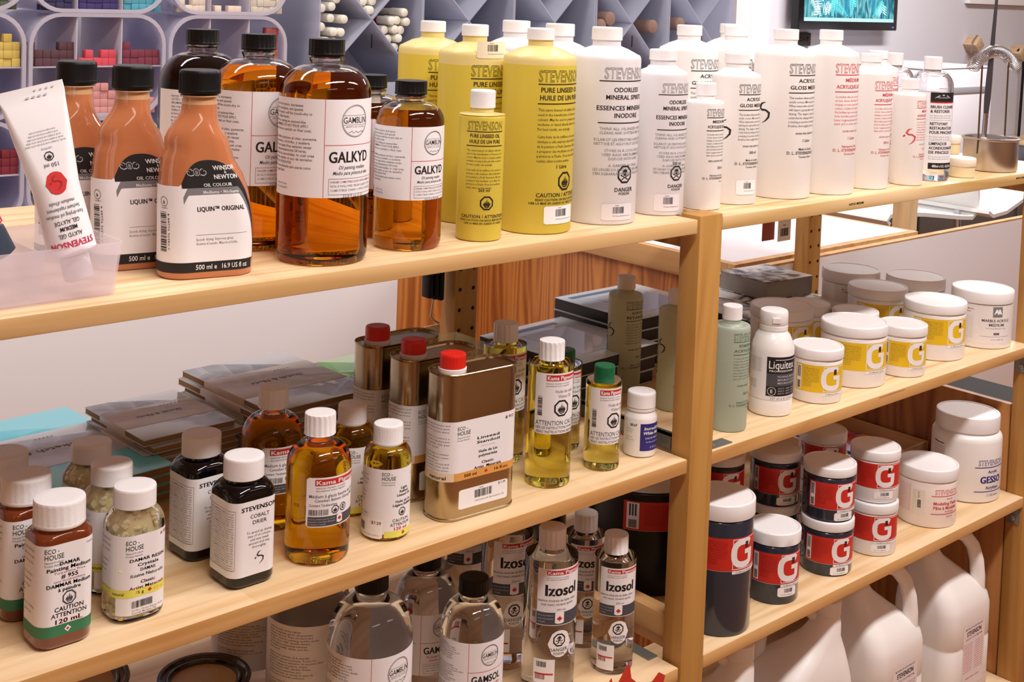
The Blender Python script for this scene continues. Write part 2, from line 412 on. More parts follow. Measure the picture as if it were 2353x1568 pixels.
# ------------------------------------------------------------------ room shell
def struct(name, x0, x1, y0, y1, z0, z1, m):
    o = MB().box(x0, x1, y0, y1, z0, z1).build(name, m); o['kind'] = 'structure'; return o
FLOOR = pm('brown_floor', (160,112,74), .5, noise=20)
struct('floor', -3.2, 6.6, -3.8, 2.6, -.05, 0, FLOOR)
struct('ceiling', -3.2, 6.6, -3.8, 2.6, 2.66, 2.72, pm('ceiling_tiles', (236,233,230), .8, noise=40))
struct('wall_front', -3.2, 6.6, -3.86, -3.8, 0, 2.66, pm('tan_wall_paint', (190,144,102), .7, noise=60))
struct('wall_left', -3.26, -3.2, -3.8, 2.6, 0, 2.66, pm('tan_wall_paint', (190,144,102), .7))
struct('wall_right', 6.6, 6.66, -3.8, 2.6, 0, 2.66, WALLM)
struct('wall_back_left', -3.2, 2.14, 1.78, 1.84, 0, 2.66, WALLM)
struct('wall_back', 2.2, 6.6, 2.2, 2.26, 0, 2.66, pm('far_wall_paint', (214,212,220), .7, noise=60))
def trim(name, x0, x1, y0, y1, z0, z1): struct(name, x0, x1, y0, y1, z0, z1, pm('white_trim_paint', (236,232,236), .45))
trim('trim_1', 2.14, 2.28, 1.66, 2.2, 0, 2.66); trim('trim_2', 2.30, 2.40, 1.72, 2.2, 0, 2.66)
# ------------------------------------------------------------------ shelving unit
unit = thing('shelving_unit', 'pine shelving unit of two bays with round-holed uprights carrying the bottles', 'shelving unit')
HOLE = pm('peg_hole_dark', (30,16,8), .9)
def post(x, y, front):
    b = MB().box(0, .0448, 0, .0327, 0, 1.244, 0, .0015)
    if not front:                                         # peg holes drilled on the face towards the front
        for k in range(38):
            for dx in (.009, .036): b.add([(dx+.0032*math.cos(t), -.0004, .03+.032*k+.0032*math.sin(t)) for t in [i*math.pi/5 for i in range(10)]], [tuple(range(10))], 1)
    return b.build('post', [AMBW, HOLE], unit, loc=(x, y, 0))
for x in (-.9674, 0, .9226):
    post(x, 0, True); post(x, .4815, False)
    for z0, z1 in ((1.197,1.236),(.677,.7075),(.08,.115)):
        MB().box(.010, .035, .0327, .4815, z0, z1, 0, .001).build('rung', OAKX if z0 < 1 else AMBW, unit, loc=(x, 0, 0))
for a, b in ((-.9215, -.005), (.0452, .9222)):
    for z in ((S0, S1, S2, S3)):
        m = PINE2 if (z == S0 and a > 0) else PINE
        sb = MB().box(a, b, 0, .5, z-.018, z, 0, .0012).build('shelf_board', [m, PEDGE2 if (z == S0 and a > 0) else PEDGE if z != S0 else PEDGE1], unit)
        for f in sb.data.polygons:                        # the front lip takes its own wood tone, mostly darker
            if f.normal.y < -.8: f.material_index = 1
MB().box(0.0, .004, .034, .42, S1+.001, S1+.022, 0).box(-.0, .009, .034, .42, S1+.019, S1+.022, 0).build('metal_rail', pm('zinc_rail', (120,118,116), .4, metal=.6), unit)
MB().box(-.022, -.0055, .036, .4, S2+.0002, S2+.0022, 0).build('metal_rail', pm('zinc_strip', (128,134,130), .4, metal=.5), unit)
ZINC = pm('zinc_plate', (132,136,132), .38, metal=.7)
for z in (S1, S2):
    p = MB().box(.9190, .9224, .006, .028, z-.052, z-.0184, 0, .0005).build('bracket_plate', ZINC, unit)
    MB().lathe([(.0045,0),(.0045,.0015),(.003,.0028)], 14, T=Matrix.Translation((.919, .017, z-.042)) @ Matrix.Rotation(R_(-90), 4, 'Y')).build('screw', STEEL, p)
p = MB().box(.0460, .092, .0045, .0235, S1+.0002, S1+.0014, 0, .0004).build('bracket_plate', ZINC, unit)
MB().lathe([(.0028,0),(.0026,.0008),(.001,.0012)], 12, T=Matrix.Translation((.062, .013, S1+.0014))).build('screw', pm('bright_screw', (250,250,250), .1, metal=1), p)
a = Art().text('ACRYLIC MEDIUMS', 0, 0, 3.0, BLK, width=38, bold=.03)
a.build('edge_marking', unit, lambda u, y, o: (u, -o, y), (.349, 0, S0-.009))
a = Art().text('BRUSH CLEANERS', 0, 0, 3.0, BLK, width=34, bold=.03); a.build('edge_marking', unit, lambda u, y, o: (u, -o, y), (.845, 0, S0-.0065))
a = Art().rect(0, 0, 72, .7, RST, 0).text('ACRYLIC GELS', 36, 2.2, 2.2, LGY); a.build('edge_marking', unit, lambda u, y, o: (u, -o, y), (.436, 0, S1-.0035))

# ------------------------------------------------------------------ furniture behind the shelves
def slab(name, parent, x0, x1, y0, y1, z0, z1, m, bev=.001): return MB().box(x0, x1, y0, y1, z0, z1, 0, bev).build(name, m, parent)
t = thing('shop_counter', 'white topped counter with oak edging and oak side behind the shelving', 'counter', (.77, .545, 0))
slab('counter_top', t, .020, .668, .020, .84, .955, .992, WHITEP)
slab('edging', t, .0, .6675, .0, .020, .944, .992, OAKX); slab('edging', t, .0, .0198, .0202, .84, .944, .992, OAKX); slab('edging', t, .668, .680, .0, .84, .944, .992, OAKX)
slab('side_panel', t, .012, .030, .012, .84, 0, .9435, OAK); slab('side_panel', t, .645, .660, .012, .84, 0, .9435, OAK); slab('front_panel', t, .03, .645, .012, .03, 0, .9435, WHITEP)
t = thing('low_cabinet', 'white painted low cabinet standing against the wall under the pastel drawers', 'cabinet', (-1.3, 1.385, 0))
slab('body', t, 0, 1.872, 0, .36, 0, 1.035, pm('white_cabinet_paint', (230,224,226), .55, noise=15), .003)
for x in (.62, .66, .715, .75, .80): slab('front_moulding', t, x, x+.012, -.004, 0, .02, 1.0, pm('white_cabinet_paint', (230,224,226), .55), .002)
t = thing('oak_cabinet', 'oak veneered cabinet with chevron grain carrying the diamond organizers', 'cabinet', (.575, 1.39, 0))
slab('body', t, 0, 1.40, 0, .36, 0, 1.015, OAK, .002); slab('top_board', t, 0, 1.40, -.003, .36, 1.0155, 1.035, OAKX, .002)
t = thing('back_board', 'white board with an oak lipped top standing behind the right bay', 'board', (.634, .516, 0))
slab('panel', t, 0, 1.7, 0, .017, .30, .984, WHITEP); slab('lipping', t, 0, 1.7, 0, .017, .9842, .9885, OAKX)
for x in (0, 1.66): slab('leg', t, x, x+.04, 0, .017, 0, .2995, OAKX)
t = thing('pine_partition', 'knotty pine partition panel beside the right-hand upright', 'panel', (.9255, .036, 0))
slab('panel', t, 0, .014, 0, .43, 0, .815, KNOT)
t = thing('dark_crate', 'dark wire-sided crate in the gap above the knotty pine partition', 'crate', (.985, .05, .0))
b = MB().box(0, .35, 0, .42, 0, .60)
b.build('body', DARK, t)
b = MB()
for i in range(9): b.tube([(-.004, .02+.048*i, .60), (-.004, .02+.048*i, .72)], .0012, 6)
for k in range(3): b.tube([(-.004, 0, .61+.05*k), (-.004, .42, .61+.05*k)], .0012, 6)
b.build('wire_side', pm('dark_wire', (70,70,72), .4, metal=.5), t); MB().box(0.0, .35, 0, .42, .6005, .72).build('contents', pm('dark_contents', (26,20,20), .8), t)
if 0: t = thing('pine_cabinet', 'pale pine cabinet just beyond the right-hand upright', 'cabinet', (.972+.4, .0, 0))
# stands further along the aisle, its near side close to the upright
if 0: slab('body', t, -.02, .5, .02, .5, 0, .90, wood('pale_pine', (226,190,146), (190,144,92), 'z', .7, .5), .002)
t = thing('stacking_chair', 'white moulded chair with a rolled seat edge behind the board', 'chair', (2.35, 1.1, 0))
prof = [(-.20,.86),(-.215,.872),(-.20,.885),(-.16,.888),(.0,.872),(.22,.842),(.29,.835),(.32,.85),(.325,.90),(.315,.96),(.30,1.02)]
def sheet(prof, y0, y1, th, n=1):
    V = []; F = []; k = len(prof)
    for s_, y in enumerate((y0, y1)):
        for i, (x, z) in enumerate(prof):
            a = Vector(prof[max(0, i-1)]); c = Vector(prof[min(k-1, i+1)]); d = (c-a).normalized(); q = Vector((-d.y, d.x))*th/2
            V += [(x+q.x, y, z+q.y), (x-q.x, y, z-q.y)]
    o = 2*k
    for i in range(k-1):
        a = 2*i; F += [(a, a+2, o+a+2, o+a), (a+1, o+a+1, o+a+3, a+3), (a, a+1, a+3, a+2), (o+a, o+a+2, o+a+3, o+a+1)]
    F += [(0, o, o+1, 1), (2*k-2, 2*k-1, o+2*k-1, o+2*k-2)]
    return V, F
V, F = sheet(prof, -.05, .40, .012)
obj('seat_shell', mesh('seat_shell', V, F, None, 40), t, pm('white_moulded_plastic', (226,226,224), .35))
V, F = sheet([(.30,.86),(.33,.845),(.42,.85),(.60,.90),(.68,.99)], -.10, .40, .012)
obj('back_shell', mesh('back_shell', V, F, None, 40), t, pm('white_moulded_plastic', (226,226,224), .35))
for x in (-.15, .28):
    for y in (.0, .34): MB().tube([(x, y, .855), (x+(-.05 if x < 0 else .05), y, 0)], .011, 10).build('leg', STEEL, t)
t = thing('upright_batten', 'pale wooden batten standing behind the right-hand board', 'batten', (1.80, .78, 0))
slab('body', t, 0, .042, 0, .05, 0, 1.15, wood('pale_batten', (216,186,140), (180,146,98), 'z', 1, .4))
t = thing('dark_storage_box', 'dark grey cabinet standing in the gap under the far wall', 'cabinet', (2.45, 1.62, 0))
slab('body', t, 0, 2.4, 0, .5, 0, .755, DARK, .004)
for q in range(3): slab('door', t, .02+q*.8, .78+q*.8, -.012, -.001, .08, .74, pm('dark_door', (70,62,56), .6), .003)

# hanging tools against the oak cabinet, seen through the left bay
t = thing('hanging_clips', 'black ribbed clips with a wire hook hanging by the back upright', 'clip', (-.028, .49, S0))
for k in range(3): MB().box(-.017+.011*k, -.008+.011*k, 0, .02, -.196-.003*k, -.10, 0, .003).build('clip', CAPB, t)
MB().tube([(-.002,.008,-.1995),(-.006,.008,-.226),(-.001,.006,-.232),(.009,.006,-.238)], .0014, 8).build('hook', STEEL, t)
slab('hang_tag', t, -.016, .014, .009, .0105, -.29, -.2405, KRAFT, .0004)
t = thing('price_tag', 'white barcode tag hanging beside the right-hand back upright', 'tag', (.865, .500, 1.04))
slab('card', t, -.020, .022, 0, .0008, -.002, .05, PAPER2, .0002)
Art().bars(-12, 8, 14, 24, BLK, True, 5).text('4028', 0, 30, 3, BLK).build('barcode', t, lambda u, y, o: (u, -o, y))
t = thing('price_tag', 'dark red tag hanging left of the white barcode tag', 'tag', (.817, .504, 1.045))
slab('card', t, -.018, .022, 0, .0008, -.002, .045, pm('brick_red_card', (170,84,78), .5), .0002)

# ------------------------------------------------------------------ wall things
WY = 2.2
t = thing('wall_monitor', 'black flat monitor showing turquoise fern leaves, mounted on the far wall', 'monitor', (3.50, WY, 1.40))
slab('bezel', t, -.37, .37, -.075, -.035, 0, .43, pm('monitor_black', (12,12,14), .25), .006)
fm, nt, b_ = mat_new('fern_picture')
tc = nt.nodes.new('ShaderNodeTexCoord'); mp = nt.nodes.new('ShaderNodeMapping'); nt.links.new(tc.outputs['Object'], mp.inputs['Vector'])
mp.inputs['Rotation'].default_value = (0, .7, 0); mp.inputs['Scale'].default_value = (14, 1, 5)
nz = nt.nodes.new('ShaderNodeTexNoise'); nz.inputs['Scale'].default_value = 1.6; nz.inputs['Detail'].default_value = 6; nz.inputs['Distortion'].default_value = 2.2
nt.links.new(mp.outputs[0], nz.inputs['Vector']); rp = ramp(nt, [(.3,(10,70,100)),(.45,(24,140,165)),(.58,(100,205,215)),(.72,(215,250,245))])
nt.links.new(nz.outputs['Fac'], rp.inputs['Fac']); nt.links.new(rp.outputs['Color'], b_.inputs['Emission Color']); b_.inputs['Emission Strength'].default_value = .75
b_.inputs['Base Color'].default_value = (.01,.01,.01,1); b_.inputs['Roughness'].default_value = .2
sc_ = MB().box(-.335, .335, -.0765, -.0751, .037, .415); sc_.build('screen', fm, t)
MB().box(-.335, .335, -.0772, -.0766, .037, .052).build('taskbar', pm('taskbar_glow', (150,200,215), .4, Emission_Color=s2l((150,200,215)), Emission_Strength=.5), t)
# fern fronds of the picture: rows of slim leaflets on the screen
fr = Art()
rn = random.Random(4)
FC = [pm('frond_pale', (190,240,238), .5, Emission_Color=s2l((190,240,238)), Emission_Strength=.7), pm('frond_mid', (90,200,212), .5, Emission_Color=s2l((90,200,212)), Emission_Strength=.6), pm('frond_deep', (20,120,150), .5, Emission_Color=s2l((20,120,150)), Emission_Strength=.6)]
for q in range(26):
    cx, cy, an, ln = rn.uniform(-310, 310), rn.uniform(90, 400), rn.uniform(-2.6, -.5), rn.uniform(90, 170); c = FC[q % 3]
    for s_ in range(12):
        f_ = s_/12; px_, py_ = cx+math.cos(an)*ln*f_, cy+math.sin(an)*ln*f_
        for sd in (-1, 1):
            a2 = an+sd*.9; l2 = ln*.32*(1-f_*.8); ex, ey = px_+math.cos(a2)*l2, py_+math.sin(a2)*l2
            if abs(px_) < 325 and abs(ex) < 330 and 58 < ey < 412 and 58 < py_ < 412: fr.stroke([(px_, py_), ((px_+ex)/2, (py_+ey)/2), (ex, ey)], [3, 5, .5], c, 1+q % 3)
fr.build('fern_picture', t, lambda u, y, o: (u, -76.6-o, y))
slab('mount', t, -.06, .06, -.035, 0, .1, .3, CAPB); MB().tube([(-.02,-.03,.05),(-.03,-.02,-.04),(-.0,-.012,-.12),(.03,-.01,-.3)], .006, 8).build('cable', CAPB, t)
MB().lathe([(.003,0),(.003,.002)], 10, T=Matrix.Translation((.335,-.075,.015)) @ Matrix.Rotation(R_(90), 4, 'X')).build('power_light', pm('blue_led', (60,90,255), .3, Emission_Color=(.1,.2,1,1), Emission_Strength=2), t)
t = thing('wall_plaque', 'small black plaque with gold lettering under the left end of the monitor', 'plaque', (3.24, WY, 1.34))
slab('plate', t, -.07, .07, -.012, 0, -.01, .045, pm('plaque_black', (24,16,12), .4)); Art().text('FAPONT', 0, 18, 18, pm('gold_letters', (190,140,60), .4), width=110, bold=.02).build('lettering', t, lambda u, y, o: (u, -12-o, y))
t = thing('wall_board', 'white board on the far wall above the brush holder', 'board', (4.58, WY, 1.535)); slab('panel', t, 0, 1.6, -.03, 0, 0, .9, pm('white_board', (240,240,240), .4), .004)
for i, (x, z, l) in enumerate(((4.63, 1.335, 'wooden wall peg holding a looped cord, left of the brush handle'), (5.08, 1.29, 'wooden wall peg with a black strap, right of the brush handle'))):
    t = thing('wall_peg', l, 'peg', (x, WY, z), group=None)
    MB().box(-.03, .03, -.07, 0, -.03, .03, 0, .003, T=Matrix.Rotation(R_(45), 4, 'Y')).build('block', wood('peg_wood', (206,176,140), (160,120,84), 'y', 1, .4), t)
    MB().tube([(-.03,-.05,.01),(0,-.05,.03),(.035,-.05,.01),(.04,-.05,-.1),(.035,-.045,-.62)] if i else [(-.05,-.05,-.04),(-.035,-.05,.02),(0,-.05,.045),(.035,-.05,.02),(.045,-.05,-.04)], .007 if i else .004, 8).build('cord', CAPB if i else pm('grey_cord', (120,110,104), .6), t)
t = thing('black_strap', 'thin black stick with a split end leaning against the far wall', 'stick', (4.80, WY-.012, 1.0))
MB().tube([(-.06,0,-.3),(-.01,0,-.06),(.03,0,.16),(.045,0,.27)], [.004,.006,.009,.006], 8).build('stick', CAPB, t); MB().tube([(.012,0,.09),(-.02,-.0,.02)], .005, 8).build('split_end', CAPB, t)
t = thing('printer', 'white boxy printer with a grey strip standing under the far wall', 'printer', (3.32, 1.66, 1.06))
slab('body', t, .0, .56, 0, .42, -.3, .205, pm('white_printer', (226,224,232), .4), .008); slab('lid', t, .0, .53, 0, .42, .206, .215, pm('white_printer', (226,224,232), .4), .003)
slab('grey_strip', t, .2, .54, -.004, -.0005, .105, .13, pm('printer_grey', (150,150,158), .4), .001)
t = thing('black_device', 'small black device with a thin aerial at the right end of the far shelf', 'device', (5.18, 2.0, 1.06))
slab('body', t, 0, .12, 0, .06, -.2, -.02, CAPB, .004); MB().tube([(.02,.02,-.02),(.0,.02,.05)], .003, 6).build('aerial', CAPB, t)
t = thing('far_shelf', 'pale shelf fixed under the far wall behind the brush washer', 'shelf', (4.9, 1.95, .84)); slab('board', t, 0, .9, 0, .24, 0, .02, PINE)
slab('bracket', t, .1, .13, 0, .24, -.1, -.0005, STEEL)

# ------------------------------------------------------------------ pastel drawers (translucent pill-shaped bins)
BINP = milky('lilac_bin_plastic', (226,226,242), .5, .25, see=.45); BINR = milky('bin_rim_plastic', (226,220,230), .4, .3, see=.15)
def rr_pts(w, h, r, m=8):
    P = []
    for q, (sx, sy) in enumerate(((1,1),(-1,1),(-1,-1),(1,-1))):
        for j in range(m): t = math.pi/2*(q+j/(m-1)); P.append((sx*(w/2-r)+r*math.cos(t), sy*(h/2-r)+r*math.sin(t)))
    return P
def drawer_bin():
    w, h, d = .278, .204, .20; o = thing('pastel_bin', '', 'storage bin')
    def shell(w0, w1, y0, y1, r0, r1):
        A = rr_pts(w0, w0-.074, r0); B = rr_pts(w1, w1-.074, r1); n = len(A); V = []
        for y in (y0, y1): V += [(x, y, z) for x, z in A]+[(x, y, z) for x, z in B]
        F = []
        for i in range(n):
            j = (i+1) % n; F += [(i, j, 2*n+j, 2*n+i), (n+i, 3*n+i, 3*n+j, n+j), (i, n+i, n+j, j), (2*n+i, 2*n+j, 3*n+j, 3*n+i)]
        return V, F
    V, F = shell(w, w-.005, .006, d, .062, .060); obj('body', mesh('bin_body', V, F), o, BINP)
    V, F = shell(w+.001, w-.014, 0, .006, .063, .056); obj('rim', mesh('bin_rim', V, F), o, BINR)
    for x in (-.046, .046): slab('divider', o, x-.0012, x+.0012, .003, d-.006, -h/2+.006, h/2-.006, BINR, .0003)
    slab('divider', o, -w/2+.006, w/2-.006, .004, d-.006, -.004, -.0015, BINR, .0003)
    return o
def dup(root, loc=None, rz=None, label=None, group=None):
    r = root.copy(); COL.objects.link(r)
    if loc is not None: r.location = loc
    if rz is not None: r.rotation_euler = (0, 0, rz)
    if label: r['label'] = label
    if group: r['group'] = group
    for ch in list(root.children):
        c = ch.copy(); COL.objects.link(c); c.parent = r
        for g in list(ch.children):
            e = g.copy(); COL.objects.link(e); e.parent = c
    return r
bin0 = drawer_bin(); BY = 1.40
bc = [-.45, -.166, .120]; bzr = [1.5465+.0015, 1.3425, 1.1385]
blab = {(0,0): 'lilac plastic bin at the very left of the upper row of bins, olive sticks inside', (1,0): 'lilac bin of the upper row holding navy and turquoise cubes', (2,0): 'lilac bin of the upper row holding cream and stone cubes',
 (0,1): 'lilac bin cut by the photo edge, holding yellow cubes', (1,1): 'lilac bin with dark brown, coral and maroon cubes behind the black caps', (2,1): 'lilac bin with brick red cubes behind the dark red bottle',
 (0,2): 'lilac bin low behind the white tube, with a maroon cube block', (1,2): 'lilac bin lowest behind the orange medium bottles', (2,2): 'lilac bin lowest behind the amber bottles'}
for i in range(3):
    for j in range(3):
        loc = (bc[i], BY, bzr[j])
        if (i, j) == (0, 0): bin0.location = loc; bin0['label'] = blab[(0,0)]; bin0['group'] = 'translucent bins of pastel cubes'
        else: dup(bin0, loc, 0, blab[(i, j)], 'translucent bins of pastel cubes')
cm = MB().box(-.0077, .0077, 0, .0154, 0, .0154, 0, .0008)
cubes = {}
def cube(col, x, y, z, rz, lab, rot=0):
    if col not in cubes:
        cubes[col] = mesh('pastel_cube', cm.V, cm.F, cm.M); cubes[col].materials.append(pm('pastel_%d_%d_%d' % col, col, .8))
    o = obj('pastel_cube', cubes[col], None, None, (x, y, z), (0, rot, rz)); tag(o, lab, 'pastel cube', 'loose pastel cubes in the bins')
def fill(bi, bj, cell, row, heights, cols, word, tilt=0):
    """stack columns of cubes on the floor of one cell of a bin"""
    cx = bc[bi]+(-.0925, 0, .0925)[cell] if True else 0; zf = bzr[bj]+(-.0013 if row == 0 else -.0985)
    n = len(heights)
    for k, h in enumerate(heights):
        for q in range(h):
            x = cx+(k-(n-1)/2)*.0158
            if cell == 0 and row == 1 and x < bc[bi]-.115+q*0: continue
            c = cols[(k+q) % len(cols)] if isinstance(cols[0], tuple) else cols
            cube(c, x, BY+.010+rn.uniform(0, .003), zf+.0156*q, rn.uniform(-.05, .05)*1, word)
YC = (214,186,96); fill(0,1,2,0,[4,4,3,4,3],[YC],'yellow pastel cube in the bin cut by the photo edge')
fill(1,1,0,0,[3,2,2,2,3,3],[(120,66,62),(74,54,64)] and [(92,60,66)],'dark brown pastel cube behind the middle black cap')
fill(1,1,1,0,[1,2,1,2,2],[(216,78,92)],'coral pink pastel cube in the middle cell of its bin'); fill(1,1,2,0,[3,2,2,2,2],[(126,54,70)],'maroon pastel cube right of the coral cubes')
fill(2,1,2,0,[4,3,5,5],[(176,92,88)],'brick red pastel cube behind the amber bottles')
fill(1,0,0,1,[3,4,4,4,4],[(52,48,84)],'dark navy pastel cube in the upper bin'); fill(1,0,1,1,[4,4,4,4,4],[(62,52,106)],'indigo pastel cube in the upper bin'); fill(1,0,2,1,[4,4,4,3,3],[(86,160,178)],'turquoise pastel cube in the upper bin')
fill(2,0,0,1,[2,2,1,3,4],[(222,206,188)],'cream pastel cube in the upper bin'); fill(2,0,1,1,[1,0,1,1],[(232,208,190)],'pale peach pastel cube lying in the upper bin'); fill(2,0,2,1,[4,4,4,3,3],[(206,196,180)],'stone coloured pastel cube in the upper bin')
fill(1,1,1,1,[1,3,4,4,3],[(214,150,146)],'rose pastel cube behind the orange medium bottles'); fill(1,1,2,1,[4,3,4,2],[(206,146,140)],'rose pastel cube behind the orange medium bottles')
fill(0,2,2,0,[3,3,2,3,3],[(128,40,52)],'crimson pastel cube low behind the white tube')
fill(0,0,2,1,[3,3,2,1],[(84,92,70)],'olive pastel cube at the top left corner')

# ------------------------------------------------------------------ diamond organizers with markers
SMOKE = milky('smoky_acrylic', (208,211,226), .3, .12, see=.35); SMOKB = milky('smoky_acrylic_back', (208,208,220), .2, .3)
def organizer():
    o = thing('diamond_organizer', '', 'organizer'); w, h, d = .291, .29, .22
    slab('side_wall', o, -w/2, -w/2+.004, 0, d, 0, .84, SMOKE, .0005); slab('side_wall', o, w/2-.004, w/2, 0, d, 0, .84, SMOKE, .0005)
    slab('back', o, -w/2+.004, w/2-.004, d-.004, d, 0, .84, SMOKB, .0005)
    for k, zc in ((0, .405), (1, .695)):
        for s in (-1, 1):
            T = Matrix.Translation((0, 0, zc)) @ Matrix.Rotation(s*R_(45), 4, 'Y'); L = .1995
            if s == 1: MB().box(-L, L, .002, d-.006, -.0016, .0016, 0, .0004, T=T).build('diagonal_shelf', SMOKE, o)
            else: MB().box(-L, -.002, .002, d-.006, -.0016, .0016, 0, .0004, T=T).box(.002, L, .002, d-.006, -.0016, .0016, 0, .0004, T=T).build('diagonal_shelf', SMOKE, o)
        slab('slot', o, -.0015, .0015, .0005, .0018, zc-.045-.02, zc-.045+.012, CAPB, .0002)
    slab('front_pane', o, -w/2+.004, w/2-.004, .0, .0016, 0, .26, SMOKE, .0003)
    return o
og = organizer(); OX = [.4856, .7765, 1.0675, 1.3625, 1.658]
ol = ['smoky diamond organizer full of white-capped markers, leftmost of five', 'empty smoky diamond organizer behind the first pale yellow bottles', 'empty smoky diamond organizer behind the tall white caps', 'smoky diamond organizer with brown paper rolls, behind the spirit bottles', 'smoky diamond organizer at the right end beside the white column']
for i, x in enumerate(OX):
    if i == 0: og.location = (x, 1.4, 1.035); og['label'] = ol[0]; og['group'] = 'row of smoky diamond organizers'
    else: dup(og, (x, 1.4, 1.035), 0, ol[i], 'row of smoky diamond organizers')
def marker(col):
    o = thing('marker_pen', 'white-capped marker lying in the leftmost diamond organizer', 'marker', group='markers lying in the diamond organizer')
    RX = Matrix.Rotation(R_(-90), 4, 'X')
    MB().lathe([(.008,.05),(.0082,.052),(.0082,.15),(.006,.155)], 16, T=RX).build('barrel', pm('marker_barrel_%d' % col[0], col, .4), o)
    MB().lathe([(.0075,0),(.0098,.0015),(.0102,.006),(.0102,.05)], 20, T=RX).build('cap', pm('ivory_cap', (236,230,216), .4), o)
    return o
mk = [marker((190,60,40)), marker((200,40,90)), marker((226,220,200))]; used = set()
def put_marker(k, x, z):
    y = 1.402+rn.uniform(.006, .02)
    if k not in used: used.add(k); mk[k].location = (x, y, z)
    else: dup(mk[k], (x, y, z))
zc = 1.035+.405; x0 = OX[0]
for kx, kz, k in ((.079,-.065,2),(.062,-.045,0),(.084,-.043,0),(.050,-.024,1),(.073,-.022,0),(.096,-.024,2),(.062,-.002,1),(.085,-.001,2),(.107,-.004,1),(.1,.018,2)): put_marker(k, x0+kx, zc+kz)
for kx, kz, k in ((-.124,-.094,2),(-.126,-.072,2),(-.104,-.073,0),(-.09,-.052,2),(-.112,-.051,0),(-.076,-.03,0),(-.124,-.018,2),(-.098,-.029,0),(-.07,.0,2),(-.1,.002,0),(-.124,.024,2),(-.1,.028,2),(-.085,.045,2)): put_marker(k, x0+kx, zc+kz)
for kx, kz, k in ((.0,.022,2),(-.012,.042,2),(.012,.043,2),(-.024,.062,2),(0,.063,2),(.024,.063,2),(-.012,.084,2),(.012,.085,2),(.035,.083,2),(-.034,.085,2)): put_marker(k, x0+kx, zc+kz)
for q, (i, dx, dz) in enumerate(((3,-.083,-.028),(3,-.083,.012),(3,-.118,-.008),(3,.09,-.008),(4,-.09,.0))):
    t = thing('paper_roll', 'brown kraft paper roll lying in a diamond organizer', 'paper roll', (OX[i]+dx, 1.406, zc+dz), group='kraft rolls in the right-hand organizers')
    MB().lathe([(.017,0),(.019,.001),(.019,.19),(.017,.191)], 24, T=Matrix.Rotation(R_(-90), 4, 'X')).build('roll', pm('brown_kraft', (142,112,100), .7, noise=90), t)
# ================================================================== packs: builders (all sizes in mm inside, metres outside)
def sc(rings): return [tuple(v*.001 for v in r) for r in rings]
def arc(z0, r0, z1, r1, n=8, p=.5):
    """quarter-ellipse shoulder from full radius r0 at z0 up to r1 at z1"""
    return [(r1+(r0-r1)*math.cos(math.pi/2*i/n), z0+(z1-z0)*math.sin(math.pi/2*i/n)) for i in range(n+1)]
def cap_round(parent, z0, z1, r, mat, rib=0, amp=.6, n=48, top=1.2, name='cap', bot=0):
    prof = [(r-.4, z0), (r, z0+.6)]
    if bot: prof += [(r, z0+bot), (r-amp*.3, z0+bot+.3)]
    prof += [(r-.1, z0+(bot or 1)+1), (r-.15, z1-top-1), (r-.2, z1-top), (r-top*.5, z1-top*.25), (r-top*1.2, z1), (r*.6, z1-.15), (.5, z1-.1)]
    return MB().lathe(sc(prof), 96 if rib else n, 0, None, rib, amp*.001, (.001*(z0+(bot or 1)+.5), .001*(z1-top*.9))).build(name, mat, parent)
def glass_body(parent, prof, mat, fill=None, wall=1.6, n=56):
    """outer skin of revolution; above the fill line an air cavity with the glass wall left round it"""
    b = MB().lathe(sc(prof), n)
    if fill:
        zt = prof[-1][1]; inn = []
        def rad(z):
            for (ra, za), (rb, zb) in zip(prof, prof[1:]):
                if za <= z <= zb and zb > za: return ra+(rb-ra)*(z-za)/(zb-za)
            return prof[-1][0]
        k = 9
        for i in range(k+1):
            z = fill+(zt-1-fill)*i/k; inn.append((max(.5, rad(z)-wall), z))
        b.lathe(sc(inn), n, 0, flip=True)
    return b.build('body', mat, parent)
FILL_EN = ['This same linseed oil (alkali refined) is', 'used in the manufacture of Stevenson oil', 'colours. May be used to prepare painting', 'mediums or mixed directly with oil paints.', 'For best results, use sparingly.']
FILL_FR = ['Cette huile de lin (raffinee a la soude) est', 'identique a celle employee dans la fabrication', "de la peinture a l'huile Stevenson. Elle sert", 'a preparer des mediums ou a diluer des', "peintures a l'huile. Pour les meilleurs", 'resultats, utiliser en petites quantites.']
MED_EN = ['This medium dilutes and adds gloss to', 'acrylic colours. Mix in any proportion.', 'When mixed with colours this medium', 'will impart a glossy film to the layers on', 'drying. The degree of gloss can be', 'controlled by mixing it with water. Use', 'a varying proportion of medium. Wash', 'brushes thoroughly before it dries.']
MED_FR = ['Ce medium dilue les couleurs acryliques', "et leur donne du lustre. Peut etre", 'melange en toutes proportions avec les', "couleurs. L'addition du medium donne un", 'fini brillant apres le sechage. Pour', 'moins de brillance ajouter un medium mat.', 'Laver soigneusement les pinceaux', "avant qu'il ne seche completement."]
STH = ['THINS ALL OIL-BASED PAINTS', 'CLEANS AND SOFTENS BRUSHES']
